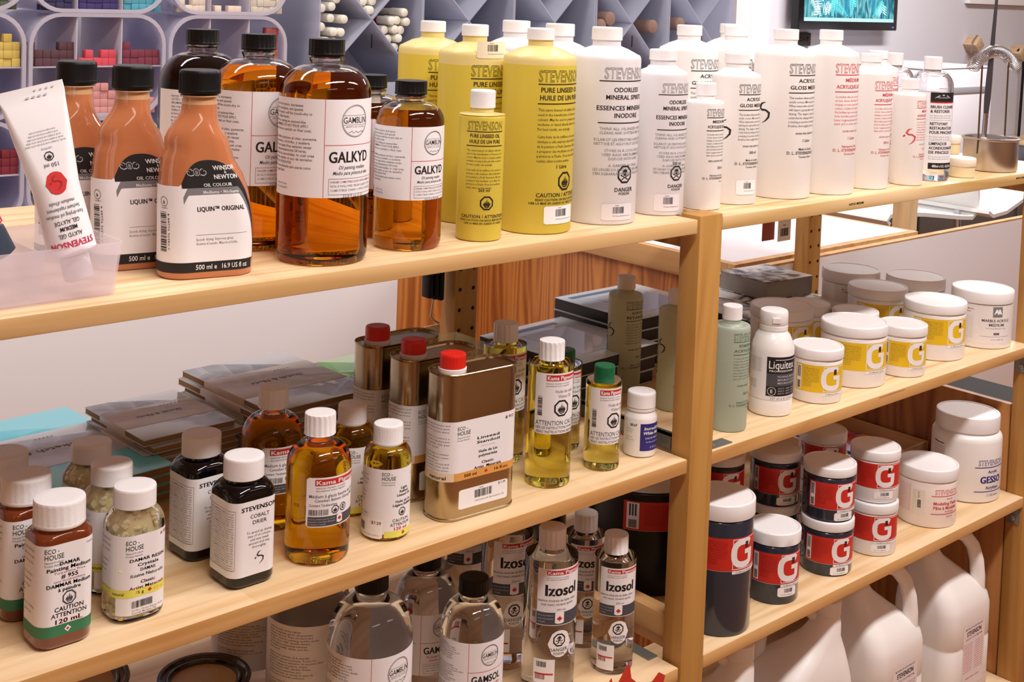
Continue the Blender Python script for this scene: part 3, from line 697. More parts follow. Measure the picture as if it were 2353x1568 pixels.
def stev_print(parent, R, H, cfg, phi=0):
    """the printed text of the shop's house bottles, straight on the plastic"""
    a = Art(); ink = cfg['ink']; ks = H/238; hw = cfg.get('hw', 33.5)*R/43.5; L = lambda z: z*ks
    hd = cfg['heads']; tk = 1.0*ks+.25
    a.text('STEVENSON', 0, L(184), 13.2*ks, cfg.get('oink', ink), width=(67 if cfg.get('hw', 0) < 38 else 72)*R/43.5, outline=True, res=2)
    a.rect(-hw, L(174.5)-tk/2, hw, L(174.5)+tk/2, ink, 1)
    zz = cfg['hz']
    for t, z, h, w in zip(hd, zz, cfg.get('hh', [5.2]*len(hd)), cfg.get('hwid', [None]*len(hd))):
        al = 'c'; x = cfg.get('xo', 0)*R/43.5
        a.text(t, x, L(z), h*ks, ink, al, bold=.018, width=w*R/43.5 if w else None, res=2)
    zr = L(cfg['rule2']); a.rect(-hw, zr-tk/2, hw, zr+tk/2, ink, 1)
    z = cfg['rule2']-7; h = cfg.get('bh', 3.1)*ks
    for blk in cfg['body']:
        for i, t in enumerate(blk):
            if cfg.get('bal', 'j') == 'j': a.text(t, -hw+1, L(z), h, ink, 'l', width=(2*hw-2) if i < len(blk)-1 else min(2*hw-2, 1.35*hw), res=1)
            elif cfg['bal'] == 'jr': a.text(t, -hw+1, L(z), h, ink, 'l', width=1.9*hw, res=1)
            else: a.text(t, cfg.get('xo', 0)*R/43.5, L(z), h*.95, GRY, 'c', width=min(2*hw, len(t)*h*.80), res=1)
            z -= cfg.get('bp', 5.6)
        z -= 3.2
    for (t, z, h, x) in cfg.get('extra', []): a.text(t, x*R/43.5, L(z), h*ks, ink, 'c', bold=.015, res=2)
    if 'haz' in cfg: a.hazard(cfg.get('hzx', 6)*R/43.5, L(61.5), 11*ks+.6, BLK, cfg.get('paper', LINP), cfg['haz'])
    m_ = Art()
    if cfg.get('bar'): m_.bars(-hw*3.1, L(70), -hw*2.75, L(150), BLK, False, 8)
    if cfg.get('logo'): m_.swoosh(cfg['logo'][0]*R/43.5, L(cfg['logo'][1]), cfg['logo'][2]*ks, ink)
    if m_.it: o = m_.build('side_mark', parent, wround(R)); o.rotation_euler = (0, 0, phi)
    o = a.build('printing', parent, wround(R)); o.rotation_euler = (0, 0, phi); return o
LINP = pm('linseed_yellow_ink', (222,202,70), .5)
def stevenson(R, H, capr, caph, mat, cfg, phi=0, head=None, fillz=None, sticker=None, name='plastic_bottle', collar=False, narrow=False):
    t = thing(name, '', 'bottle')
    zt = H-caph; zs = zt-5*H/238-3; zb = zs-16*R/43.5 if not narrow else zs-5
    prof = [(R-2.2, 0), (R-.6, .8), (R, 3), (R, zb)]+[(r, z) for r, z in arc(zb, R, zb+6*R/43.5+1, R-4*R/43.5, 5)][1:]+[(R*.62, zs-2.5), (capr*1.05, zs), (capr-1.6, zs+1.2), (capr-1.6, zt+3)]
    k = len(prof)-1
    mis = [1 if (head is not None and prof[i][1] >= (fillz or zb)-.01) else 0 for i in range(k)]
    if fillz:                                              # a ring exactly at the fill line
        i = max(j for j in range(len(prof)) if prof[j][1] < fillz); prof.insert(i+1, (R, fillz)); mis = [1 if (head is not None and prof[j][1] >= fillz-.01) else 0 for j in range(len(prof)-1)]
    MB().lathe(sc(prof), 64, mis=mis).build('body', [mat, head or mat], t)
    cap_round(t, zt, H, capr, CAPW, rib=60 if capr > 15 else 0, amp=.25, top=1.4)
    if collar: MB().lathe(sc([(capr-1, zt-3), (capr+.4, zt-2.6), (capr+.4, zt-.8), (capr-1, zt-.4)]), 48).build('neck_ring', mat, t)
    stev_print(t, R, H, cfg, phi)
    if sticker:
        a = Art(); x0, y0, x1, y1, pap = sticker; a.sticker(x0, y0, x1, y1, pap, BLK, 1); o = a.build('price_sticker', t, wround(R+.3)); o.rotation_euler = (0, 0, phi)
    return t
LIN = dict(ink=OLV, heads=['PURE LINSEED OIL', 'HUILE DE LIN PURE'], hz=[168, 159], hh=[5.6, 5.6], hwid=[60, 62], rule2=152, body=[FILL_EN, FILL_FR], extra=[('1 Litre', 79, 4.2, 0), ('CAUTION / ATTENTION', 46, 4.6, 5), ('READ CAUTION ON BACK BEFORE USING', 40.5, 2.6, 4), ('LIRE LA MISE EN GARDE AU VERSO AVANT USAGE', 36.5, 2.6, 3)], haz='flame')
LIN['ink'] = pm('linseed_black_ink', (44,40,14), .6); LIN['oink'] = OLV
ODO = dict(ink=BLK, oink=GRY, hw=42, xo=-4, hwid=[39, 58, 80, 36], heads=['ODORLESS', 'MINERAL SPIRITS', 'ESSENCES MINERALES', 'INODORE'], hz=[164, 155, 142, 133], hh=[5.4]*4, rule2=124, bal='c', bh=3.4, bp=6, body=[['THINS ALL OIL-BASED PAINTS', 'CLEANS AND SOFTENS BRUSHES'], ["ECLAIRCIT LES PEINTURES A BASE D'HUILE", 'NETTOIE ET ASSOUPLIT LES PINCEAUX'], ['STORE IN A COOL PLACE', 'USED RAGS ARE FLAMMABLE', 'DISPOSE WITH CARE'], ['A GARDER AU FRAIS', "LES LINGES SOUILLES SONT INFLAMMABLES", "S'EN DEBARRASSER AVEC PRECAUTION"]], extra=[('DANGER', 43, 4.8, -4), ('POISON', 38, 3.2, -4)], haz='skull', hzx=-4, paper=SPIR)
ODO['body'] = ODO['body'][:4]; ODO['bp'] = 5.0
GLO = dict(ink=BLK, oink=DGY, hw=33, hwid=[38, 62], heads=['ACRYLIC', 'GLOSS MEDIUM'], hz=[167, 157.5], rule2=150, bal='jr', bh=3.2, body=[MED_EN], extra=[('SHAKE WELL BEFORE USE', 93, 2.4, 0), ('1 Litre', 83, 4, 0), ('Made in Canada', 71, 3, 0), ('D. L. STEVENSON & SON', 65.5, 4, 0), ('Toronto, Ontario', 60, 2.6, 0)], logo=(-69, 120, 30))
MRD = dict(ink=pm('medium_red_ink', (206,64,72), .6), hw=33, hwid=[33, 62], heads=['M\u00c9DIUM', 'ACRYLIQUE LUSTRE'], hz=[167, 157.5], rule2=150, bal='jr', bh=3.2, body=[MED_FR], extra=[('AGITER AVANT USAGE', 93, 2.4, 0), ('1 Litre', 83, 4, 0), ('Fabrique au Canada', 71, 3, 0), ('D. L. STEVENSON & FILS', 65.5, 4, 0), ('Toronto, Ontario', 60, 2.6, 0)])
def cfgm(base, **k): d = dict(base); d.update(k); return d
SYE = 'clear pale yellow'
PEACH = pm('peach_sticker_paper', (238,224,196), .5)
G1L = 'one litre house-brand bottles on the top shelf'
V = (R_(0))
t = stevenson(43.5, 238, 16.5, 14, LINY, LIN, 0, LINC, 196, (-22, 12, 24, 33, PAPER2)); t.location = (-.225, .068, S0); lin0 = t; t['label'] = 'large yellow linseed oil bottle in the front row, white price sticker near its base'
t = stevenson(43.5, 238, 16.5, 14, LINY, LIN, 0, LINC, 190, (-28, 199, 12, 219, PEACH)); t.location = (-.250, .159, S0); t['label'] = 'large yellow linseed bottle with a pale shoulder sticker, second in its column'
dup(lin0, (-.234, .262, S0), 0, 'large yellow linseed oil bottle furthest back, behind the small black-capped amber bottle')
wh = stevenson(43.5, 240, 19.2, 16, SPIR, ODO, 0, SPIR, 192, (-34, 6, 10, 26, pm('translucent_sticker', (230,222,226), .5))); wh.location = (-.112, .069, S0); wh['label'] = 'large clear-white bottle of odorless mineral spirits with a skull hazard sign, front row'
dup(wh, (-.098, .168, S0), 0, 'large white-capped spirit bottle whose cap peeks over the front yellow linseed bottle')
dup(wh, (-.085, .268, S0), 0, 'large white-capped spirit bottle furthest back between two yellow bottles')
t = stevenson(33.6, 212, 18.2, 14, SPIR, cfgm(ODO, extra=[('500 ml', 76, 4, -4), ('DANGER', 43, 4.8, -4), ('POISON', 38, 3.2, -4)]), 0, SPIR, 176, (-33, 6, 4, 28, pm('translucent_sticker', (230,222,226), .5))); t.location = (-.006, .069, S0); t['label'] = 'half-litre bottle of odorless mineral spirits at the right end of the left bay'
g5 = stevenson(33.6, 206, 17.5, 14, ACRP, cfgm(GLO, logo=(-57, 118, 32), extra=[('SHAKE WELL BEFORE USE', 93, 2.4, 0), ('500 ml', 83, 4, 0), ('Made in Canada', 71, 3, 0), ('D. L. STEVENSON & SON', 65.5, 4, 0), ('Toronto, Ontario', 60, 2.6, 0)]), 0, None, None, (-25, 14, 9, 34, PAPER2)); g5.location = (.152, .073, S0); g5['label'] = 'half-litre acrylic gloss medium bottle with a barcode sticker, behind the smallest white bottle'
g1 = stevenson(43.5, 240, 18.5, 15, ACRP, GLO); g1.location = (.262, .074, S0); g1['label'] = 'tall white gloss medium bottle printed in black with a black swoosh at its left'
dup(g1, (.176, .182, S0), 0, 'tall white bottle whose cap shows above the half-litre spirits bottle, second row')
dup(g1, (.272, .172, S0), 0, 'tall white bottle directly behind the black-printed litre bottle')
dup(g1, (.372, .262, S0), 0, 'tall white bottle in the third row, only the left edge of its cap showing')
t = stevenson(42.5, 240, 17.5, 15, ACRP, MRD); t.location = (.357, .062, S0); t['label'] = 'tall white bottle of acrylic medium printed in red'
m5 = stevenson(33.6, 205, 16.5, 13, ACRP, cfgm(MRD, extra=[('AGITER AVANT USAGE', 93, 2.4, 0), ('500 ml', 83, 4, 0), ('Fabrique au Canada', 71, 3, 0), ('D. L. STEVENSON & FILS', 65.5, 4, 0), ('Toronto, Ontario', 60, 2.6, 0)])); m5.location = (.456, .056, S0); m5['label'] = 'half-litre acrylic medium bottle printed in red, beside the red-printed litre bottle'
dup(m5, (.572, .118, S0), 0, 'half-litre white bottle mostly hidden behind the red-printed bottles')
s2 = stevenson(25.4, 168, 13.8, 17, ACRP, cfgm(GLO, heads=['MEDIUM', 'ACRYLIQUE DE GEL'], body=[MED_FR], extra=[('BIEN AGITER AVANT USAGE', 93, 3, 8), ('250 ml', 80, 4.5, 10), ('Fabrique au Canada', 66, 3, 0), ('D. L. STEVENSON & FILS', 60.5, 4, 0), ('Toronto', 54, 2.6, 14)], bar=1, hw=33, logo=None), 0, narrow=True); s2.location = (.072, .060, S0); s2['label'] = 'smallest white acrylic bottle with a side barcode, standing over the middle upright'
t = stevenson(25.4, 166, 14.5, 16, ACRP, cfgm(MRD, logo=(-48, 110, 36)), R_(12), narrow=True); t.location = (.545, .040, S0); t['label'] = 'short white bottle with a red swoosh logo, in front of the clear brush cleaner bottle'
t = stevenson(25.9, 168, 14.4, 20, LINY, cfgm(LIN, extra=[('265 ml', 82, 4.6, 0), ('CAUTION / ATTENTION', 40, 5, 3), ('READ CAUTION ON BACK BEFORE USING', 34, 3, 3), ('LIRE LA MISE EN GARDE AU VERSO', 29, 3, 3)], hw=38), R_(-30), LINC, 141, None, narrow=True); t.location = (-.321, .057, S0); t['label'] = 'small yellow linseed oil bottle standing in front of the large yellow ones'
lin_s = t
dup(lin_s, (-.372, .205, S0), 0, 'small pale yellow bottle half hidden behind the two smaller amber bottles')
gr = cfgm(GLO, ink=GRI, oink=GRI, heads=['RETARDATEUR', 'ACRYLIQUE'], body=[MED_FR], extra=[('AGITER AVANT USAGE', 90, 3, 6), ('265 ml', 74, 4.6, 8), ('Fabrique au Canada', 58, 3, 0), ('D. L. STEVENSON & FILS', 52, 4, 0), ('Toronto', 46, 2.6, 14)], logo=None)
t = stevenson(25.7, 170, 13.8, 19, RETG, gr, 0, RETG, 140, narrow=True); t.location = (.137, .050, S1); t['label'] = 'pale green bottle of acrylic retarder just right of the middle upright'
rt = stevenson(25.7, 170, 13.8, 19, RETB, cfgm(GLO, heads=['ACRYLIC', 'RETARDER'], body=[MED_EN], oink=BLK, extra=[('SHAKE WELL BEFORE USE', 90, 3, 6), ('265 ml', 74, 4.6, 8), ('Made in Canada', 58, 3, 0), ('D. L. STEVENSON & SON', 52, 4, 0)], logo=(-76, 128, 30), bar=1), 0, RETB, 140, narrow=True); rt.location = (.146, .258, S1); rt['label'] = 'shaded acrylic retarder bottle furthest back, its black swoosh showing left of the text'
dup(rt, (.140, .152, S1), 0, 'shaded acrylic retarder bottle half hidden by the middle upright')

# ---- amber bottles with the framed white labels
GAL_SIDE = ['Galkyd thins oil colors, increases', 'transparency and gloss, and speeds', 'drying. Thin layers will be touch-dry in', '24 hours. Galkyd levels', 'brushstrokes creating an enamel-like', 'surface. FLAMMABLE. DO NOT POUR APPLY.', 'Not intended as a varnish or final coat.', '', 'Galkyd fluidifica pinturas al oleo, aumenta', 'la transparencia y el brillo, y acelera', 'el secado. Las capas finas estaran secas', 'al tacto en aproximadamente 24 horas.', 'Galkyd nivela las pinceladas, lo cual crea', 'una superficie similar al uso de esmalte.', 'INFLAMABLE. NO APLIQUE POR', 'GOTEO. No esta disenado para usarse como', 'barniz o capa final.']
GAM_SIDE = ['Gamsol is made of the highest', 'grade of mineral spirits, all aromatic', 'solvents removed. Thins oil colors and', 'mediums. Ideal for painting, and for studio', 'cleanup. Since 1980, Gamblin Artists', 'Colors makes printmaking materials', 'for artists health, safety, and the', 'environment.', '', 'Gamsol es un solvente de la mas alta', 'calidad para disolver pinturas. Todos los', 'aromaticos fueron extraidos. Se usa para diluir', 'oleos y mediums de pintura, limpiar', 'pinceles. Desde 1980, Gamblin Artists', 'Colors produce materiales para', 'artistas teniendo en cuenta la salud de', 'las personas y el medio ambiente.', '', 'For more safety and working with', 'oil colors visit our website or consult', 'our Studio Safety page.']
def boston(parent_name, R, H, capr, caph, lz0, lz1, mat, fill, title, side, vol, sub=('Oil painting medium', 'Medio para pintura al oleo'), phi=0, subc=BLK, torn=False):
    t = thing(parent_name, '', 'bottle'); zt = H-caph; zn = zt-9*H/225; zb = lz1+2
    prof = [(R-7, 0), (R-2.5, 1.5), (R-.6, 5), (R, 9), (R, zb)]+arc(zb, R, zn, capr-2.2, 14)[1:]+[(capr-2.4, zn+1.5), (capr-.6, zt-3.2), (capr-.6, zt-2), (capr-2.6, zt-1.4), (capr-2.6, zt+5)]
    # the shoulder is a round dome, its crown rolling into the neck
    glass_body(t, prof, mat, fill)
    cap_round(t, zt, H, capr, CAPB, rib=72, amp=.5, top=1.0, bot=2.2)
    a = Art(); k = (lz1-lz0)/99; Rk = R/46.5; C = math.pi*R
    a.rect(-C*.86, lz0, C*.80, lz1, PAPER, 0, 3)
    xl = -27*Rk; Y = lambda v: lz0+(v-69)*k
    a.rect(xl-.25, lz0, xl+.25, lz1, RED, 1); a.rect(xl, Y(122)-.25, 60*Rk, Y(122)+.25, RED, 1)
    cx = 6*Rk; a.ring(cx, Y(146), 16.5*k, .6, GRY, 40); a.ring(cx, Y(146), 15.4*k, .35, GRY, 40)
    a.text('GAMBLIN', cx, Y(147), 6.2*k, BLK, width=29*k, bold=.0, res=2); a.rect(cx-15*k, Y(151.6), cx+15*k, Y(151.9), GRY, 1); a.rect(cx-15*k, Y(142.2), cx+15*k, Y(142.5), GRY, 1)
    a.text("ARTIST'S OIL COLORS", cx, Y(140.3), 1.7*k, GRY, width=24*k); a.stroke([(cx-8*k, Y(134.4)), (cx-4*k, Y(136)), (cx-3*k, Y(133.6)), (cx+1*k, Y(135.8)), (cx+3*k, Y(133.8)), (cx+8*k, Y(135.6)), (cx+11*k, Y(134.6))], .5*k, BLK)
    a.text(title, -22*Rk, Y(110), 10.8*k, BLK, 'l', width=48*Rk, bold=.022, res=3)
    for i, s_ in enumerate(sub): a.text(s_, cx-2, Y(99.5-5.6*i), 3.6*k, subc, 'c', shear=.25, width=min(44*Rk, len(s_)*1.75*k), bold=.01)
    a.ring(cx-1, Y(80.5), 7*k, .5, GRY, 4, rx=1, ph=0) if False else None
    for (xa, ya, xb, yb) in ((-22*Rk, Y(72), 40*Rk, Y(72.4)), (-22*Rk, Y(88), 40*Rk, Y(88.4)), (-22*Rk, Y(72), -21.6*Rk, Y(88.4))): a.rect(xa, ya, xb, yb, GRY, 1)
    for i, s_ in enumerate(('DANGER! COMBUSTIBLE LIQUID & VAPOR. HARMFUL OR', 'FATAL IF SWALLOWED. PELIGRO! LIQUIDO Y VAPOR', 'COMBUSTIBLES. DANINO O FATAL SI SE INGIERE')): a.text(s_, 8*Rk, Y(85-4.2*i), 2.1*k, RST if i == 0 else GRY, width=56*Rk)
    a.text(vol, cx, Y(70.6), 2.9*k, GRY, width=26*k)
    ln = side; dy = (lz1-lz0-24*k)/max(18, len(ln)); y = lz1-7*k
    for s_ in ln:
        a.text(s_, -104*Rk if not torn else -108*Rk, y, min(3.0*k, dy*.62), DGY, 'l', width=min(70*Rk, len(s_)*1.62*k), bold=.005); y -= dy
    a.bars(-112*Rk, lz0+3*k, -92*Rk, lz0+14*k, BLK, True, 4); a.para(['Contents may', 'be combustible'], -86*Rk, lz0+12*k, 2.2*k, 4*k, GRY)
    o = a.build('label', t, wround(R)); o.rotation_euler = (0, 0, phi)
    return t
G = boston('amber_bottle', 46.5, 225, 18.5, 17, 69, 167, AMBER, 193, 'GALKYD', GAL_SIDE, '33.8 fl oz (1 L)'); G.location = (-.529, .061, S0); G['label'] = 'largest amber painting medium bottle in the front row, tall black cap and red-ruled label'
a = Art().sticker(-122, 47, -96, 69, PAPER2, BLK, 1, price='$33.95'); o = a.build('price_sticker', G, wround(46.8))
dup(G, (-.549, .160, S0), R_(-4), 'large amber bottle second in the column, behind the biggest amber bottle')
t = boston('dark_bottle', 46.5, 225, 18.5, 17, 69, 160, DARKR, 196, 'GALKYD', GAL_SIDE[::-1], '33.8 fl oz (1 L)', phi=R_(58)); t.location = (-.560, .262, S0); t['label'] = 'large bottle of nearly black red medium at the back of the amber column'
g4 = boston('amber_bottle', 37.2, 180, 17.6, 15, 55, 133, AMBER, 150, 'GALKYD', GAL_SIDE, '16.9 fl oz (500 ml)'); g4.location = (-.416, .066, S0); g4['label'] = 'medium amber bottle beside the small yellow bottle, only half as big as its neighbour'
dup(g4, (-.408, .150, S0), 0, 'medium amber bottle just visible between the two front amber bottles')
gc = boston('solvent_bottle', 46.5, 225, 18.5, 19, 60, 150, CLEAR, None, 'GAMSOL', GAM_SIDE, '33.8 fl oz (1 L)', ('The Standard for Studio Safety', 'Odorless paint thinner'), subc=RED); gc.location = (-.443, .072, S2); gc['label'] = 'large clear solvent bottle cut by the bottom edge, its black cap under the middle board'
dup(gc, (-.457, .172, S2), R_(32), 'large solvent bottle second back, a red rule down its dense text label')
dup(gc, (-.470, .275, S2), R_(44), 'large solvent bottle furthest left and back, beside the round paint tin lid')
g3 = boston('solvent_bottle', 37.2, 180, 17.6, 17, 46, 119, CLEAR, None, 'GAMSOL', GAM_SIDE, '16.9 fl oz (500 ml)', ('The Standard for Studio Safety', 'Odorless paint thinner'), subc=RED, phi=R_(-12)); g3.location = (-.301, .066, S2); g3['label'] = 'smaller clear solvent bottle in front with its whole black cap visible'
dup(g3, (-.303, .152, S2), 0, 'smaller solvent bottle between the two black-capped ones, mostly hidden')

# ---- pear-shaped oil medium flasks
def liquin():
    t = thing('medium_flask', '', 'bottle')
    LQ = pm('orange_gel_medium', (192,118,76), .12, coat=.9, Subsurface_Weight=.25, Subsurface_Radius=(.02,.008,.004), Subsurface_Scale=.5)
    R = [(0,84,46,20,0,0),(1.5,88,49,22,0,0),(5,90,50,23,0,0),(30,90,50,23,0,0),(50,89.5,50,23,-.6,0),(65,88,49.5,23,-1.6,0),(80,85,49,23,-3.2,0),(96,79,48,23,-6,0),(106,72,47.5,23,-8.6,0),(112,67,47,22.5,-10,0),(116,66,46.5,22.5,-9.8,0),(121,61,46,22,-9.6,0),(126,60,45.5,22,-10.6,0),(131,58,45,21.5,-11.6,0),(137,51,43.5,21,-12.4,0),(143,44,41.5,20,-12.2,0),(149,38,38,19,-11,0),(155,34.5,34.5,17.2,-9.4,0),(160,33,32.5,16.2,-9,0),(163,33,32,16,-9,0)]
    MB().loft(sc(R), 0, None, 12).build('body', LQ, t)
    MB().loft(sc([(163,33,32,16,-9,0),(166,32,31,15.5,-9,0),(169,31.5,31.5,15.7,-9,0),(172,31,31,15.5,-9,0)]), 0, None, 10).build('neck', pm('peach_clear_neck', (206,160,118), .1, coat=.9), t)
    MB().lathe(sc([(16,170),(18.2,170.4),(18.2,171.6),(16,172)]), 40, T=Matrix.Translation((-.009,0,0))).build('neck_ring', pm('peach_clear_neck', (206,160,118), .1), t)
    c = cap_round(t, 173, 195.5, 19.6, CAPB, rib=60, amp=.35, top=2.6, bot=3); c.location = (-.009, 0, 0)
    def wr(u, y, o):
        # section of the flask at this height
        for r0, r1 in zip(R, R[1:]):
            if r0[0] <= y <= r1[0]:
                f = (y-r0[0])/(r1[0]-r0[0]); q = [a_+(b_-a_)*f for a_, b_ in zip(r0, r1)]; break
        else: q = R[0] if y < 0 else R[-1]
        x, yy, z = wrect(q[1], q[2], min(q[3], q[1]/2, q[2]/2))(u, 0, o); return (x+q[4], yy+q[5], y)
    a = Art(); top = lambda x: 112-((x-2)/46)**2*52 if x > -20 else 96-(x+20)*(-.0)-14*math.sin(min(1, (-20-x)/22)*math.pi/2)*0-10*max(0, min(1, (-20-x)/16))
    def region(x0, x1, fl, fh, mat, lay, n=44, m=10):
        V = []; F = []
        for i in range(n+1):
            x = x0+(x1-x0)*i/n; lo, hi = fl(x), fh(x); hi = max(hi, lo+.01)
            for j in range(m+1): V.append((x, lo+(hi-lo)*j/m))
        for i in range(n):
            for j in range(m): p = i*(m+1)+j; F.append((p, p+m+1, p+m+2, p+1))
        a.raw(V, F, mat, lay)
    def arch(x):                                           # upper outline of the black crest
        t_ = (x-3)/44; return 16+96*math.sqrt(max(0, 1-abs(t_)**2.3)) if t_ > 0 else 112-22*abs((x-3)/29)**2.6
    def crest_lo(x): return 79
    xr = 44
    region(-66, xr, lambda x: 16, lambda x: (88 if x < -28 else 90) if x < -24 else max(17, min(arch(x)-9 if x > 3 else 86, 86)), PAPER, 0)
    region(-26, 46.5, lambda x: min(86, max(16, arch(x)-13)) if x > 3 else 86, lambda x: arch(x), BLK, 1)
    region(-26, 44, lambda x: min(79.5, max(14, arch(x)-19)), lambda x: min(86, max(15, arch(x)-12.5)), GRY, 1)
    region(-66, 41, lambda x: 6.5, lambda x: 16, BLK, 1, m=3)
    a.ring(-10, 101, 3.6, .5, LGY, 16, 2, rx=3.0); a.disc(-10, 100.6, 2.2, GRY, 2, rx=1.5)
    for sd in (-1, 1):
        a.stroke([(-10+sd*3, 98.5), (-10+sd*6, 97.6), (-10+sd*8.5, 99), (-10+sd*9, 101.4), (-10+sd*7.4, 102.6), (-10+sd*6.4, 101.2)], [.9,.8,.7,.6,.5,.4], LGY, 2)
        a.stroke([(-10+sd*3.4, 102.4), (-10+sd*5, 104), (-10+sd*6.6, 103.8)], [.8,.6,.3], LGY, 2)
    a.text('WINSOR', 17, 104.5, 4.2, WHT, width=22, bold=.02, lay=2); a.text('&', 17, 100.3, 2.6, WHT, lay=2); a.text('NEWTON', 17, 96, 4.2, WHT, width=23, bold=.02, lay=2)
    a.text('OIL COLOUR', 8, 88.5, 3.1, WHT, width=27, bold=.03, lay=2); a.text('Mediums \u2022 M\u00e9diums', 10, 81.8, 3.0, PAPER2, width=34, bold=.02, lay=2)
    a.text('LIQUIN\u2122 ORIGINAL', 9, 66, 4.3, BLK, width=46, bold=.02); a.rect(-16, 41.5, 34, 41.8, GRY, 1)
    a.text('Speeds drying. Improves gloss.', -16, 37.5, 2.4, GRY, 'l', width=36); a.text('Acelera el secado. Mejora el brillo.', -16, 33.5, 2.4, GRY, 'l', width=40)
    a.text('500 ml e', -16, 11.3, 4.6, WHT, 'l', width=20, bold=.01, lay=2); a.text('16.9 US fl oz', 9, 11.3, 4.6, WHT, 'l', width=25, bold=.01, lay=2)
    a.bars(-52, 26, -44, 64, BLK, False, 6); a.text('0 94376 92288 4', -41.5, 45, 2.0, BLK, rot=math.pi/2, width=34)
    a.ring(-46, 73, 4.6, .5, BLK, 24); a.text('a', -46, 73, 4, BLK, bold=.02); a.text('CONFORMS TO', -46, 67, 1.3, BLK, width=9)
    a.build('label', t, wr)
    return t
lq = liquin(); lq.location = (-.660, .062, S0); lq.rotation_euler = (0, 0, R_(-12)); lq['label'] = 'pear-shaped flask of orange gel medium in front, its whole label visible'
dup(lq, (-.695, .130, S0), R_(-10), 'pear-shaped flask of orange gel medium in the middle of the three')
dup(lq, (-.722, .198, S0), R_(-8), 'pear-shaped flask of orange gel medium furthest back, behind the white tube')

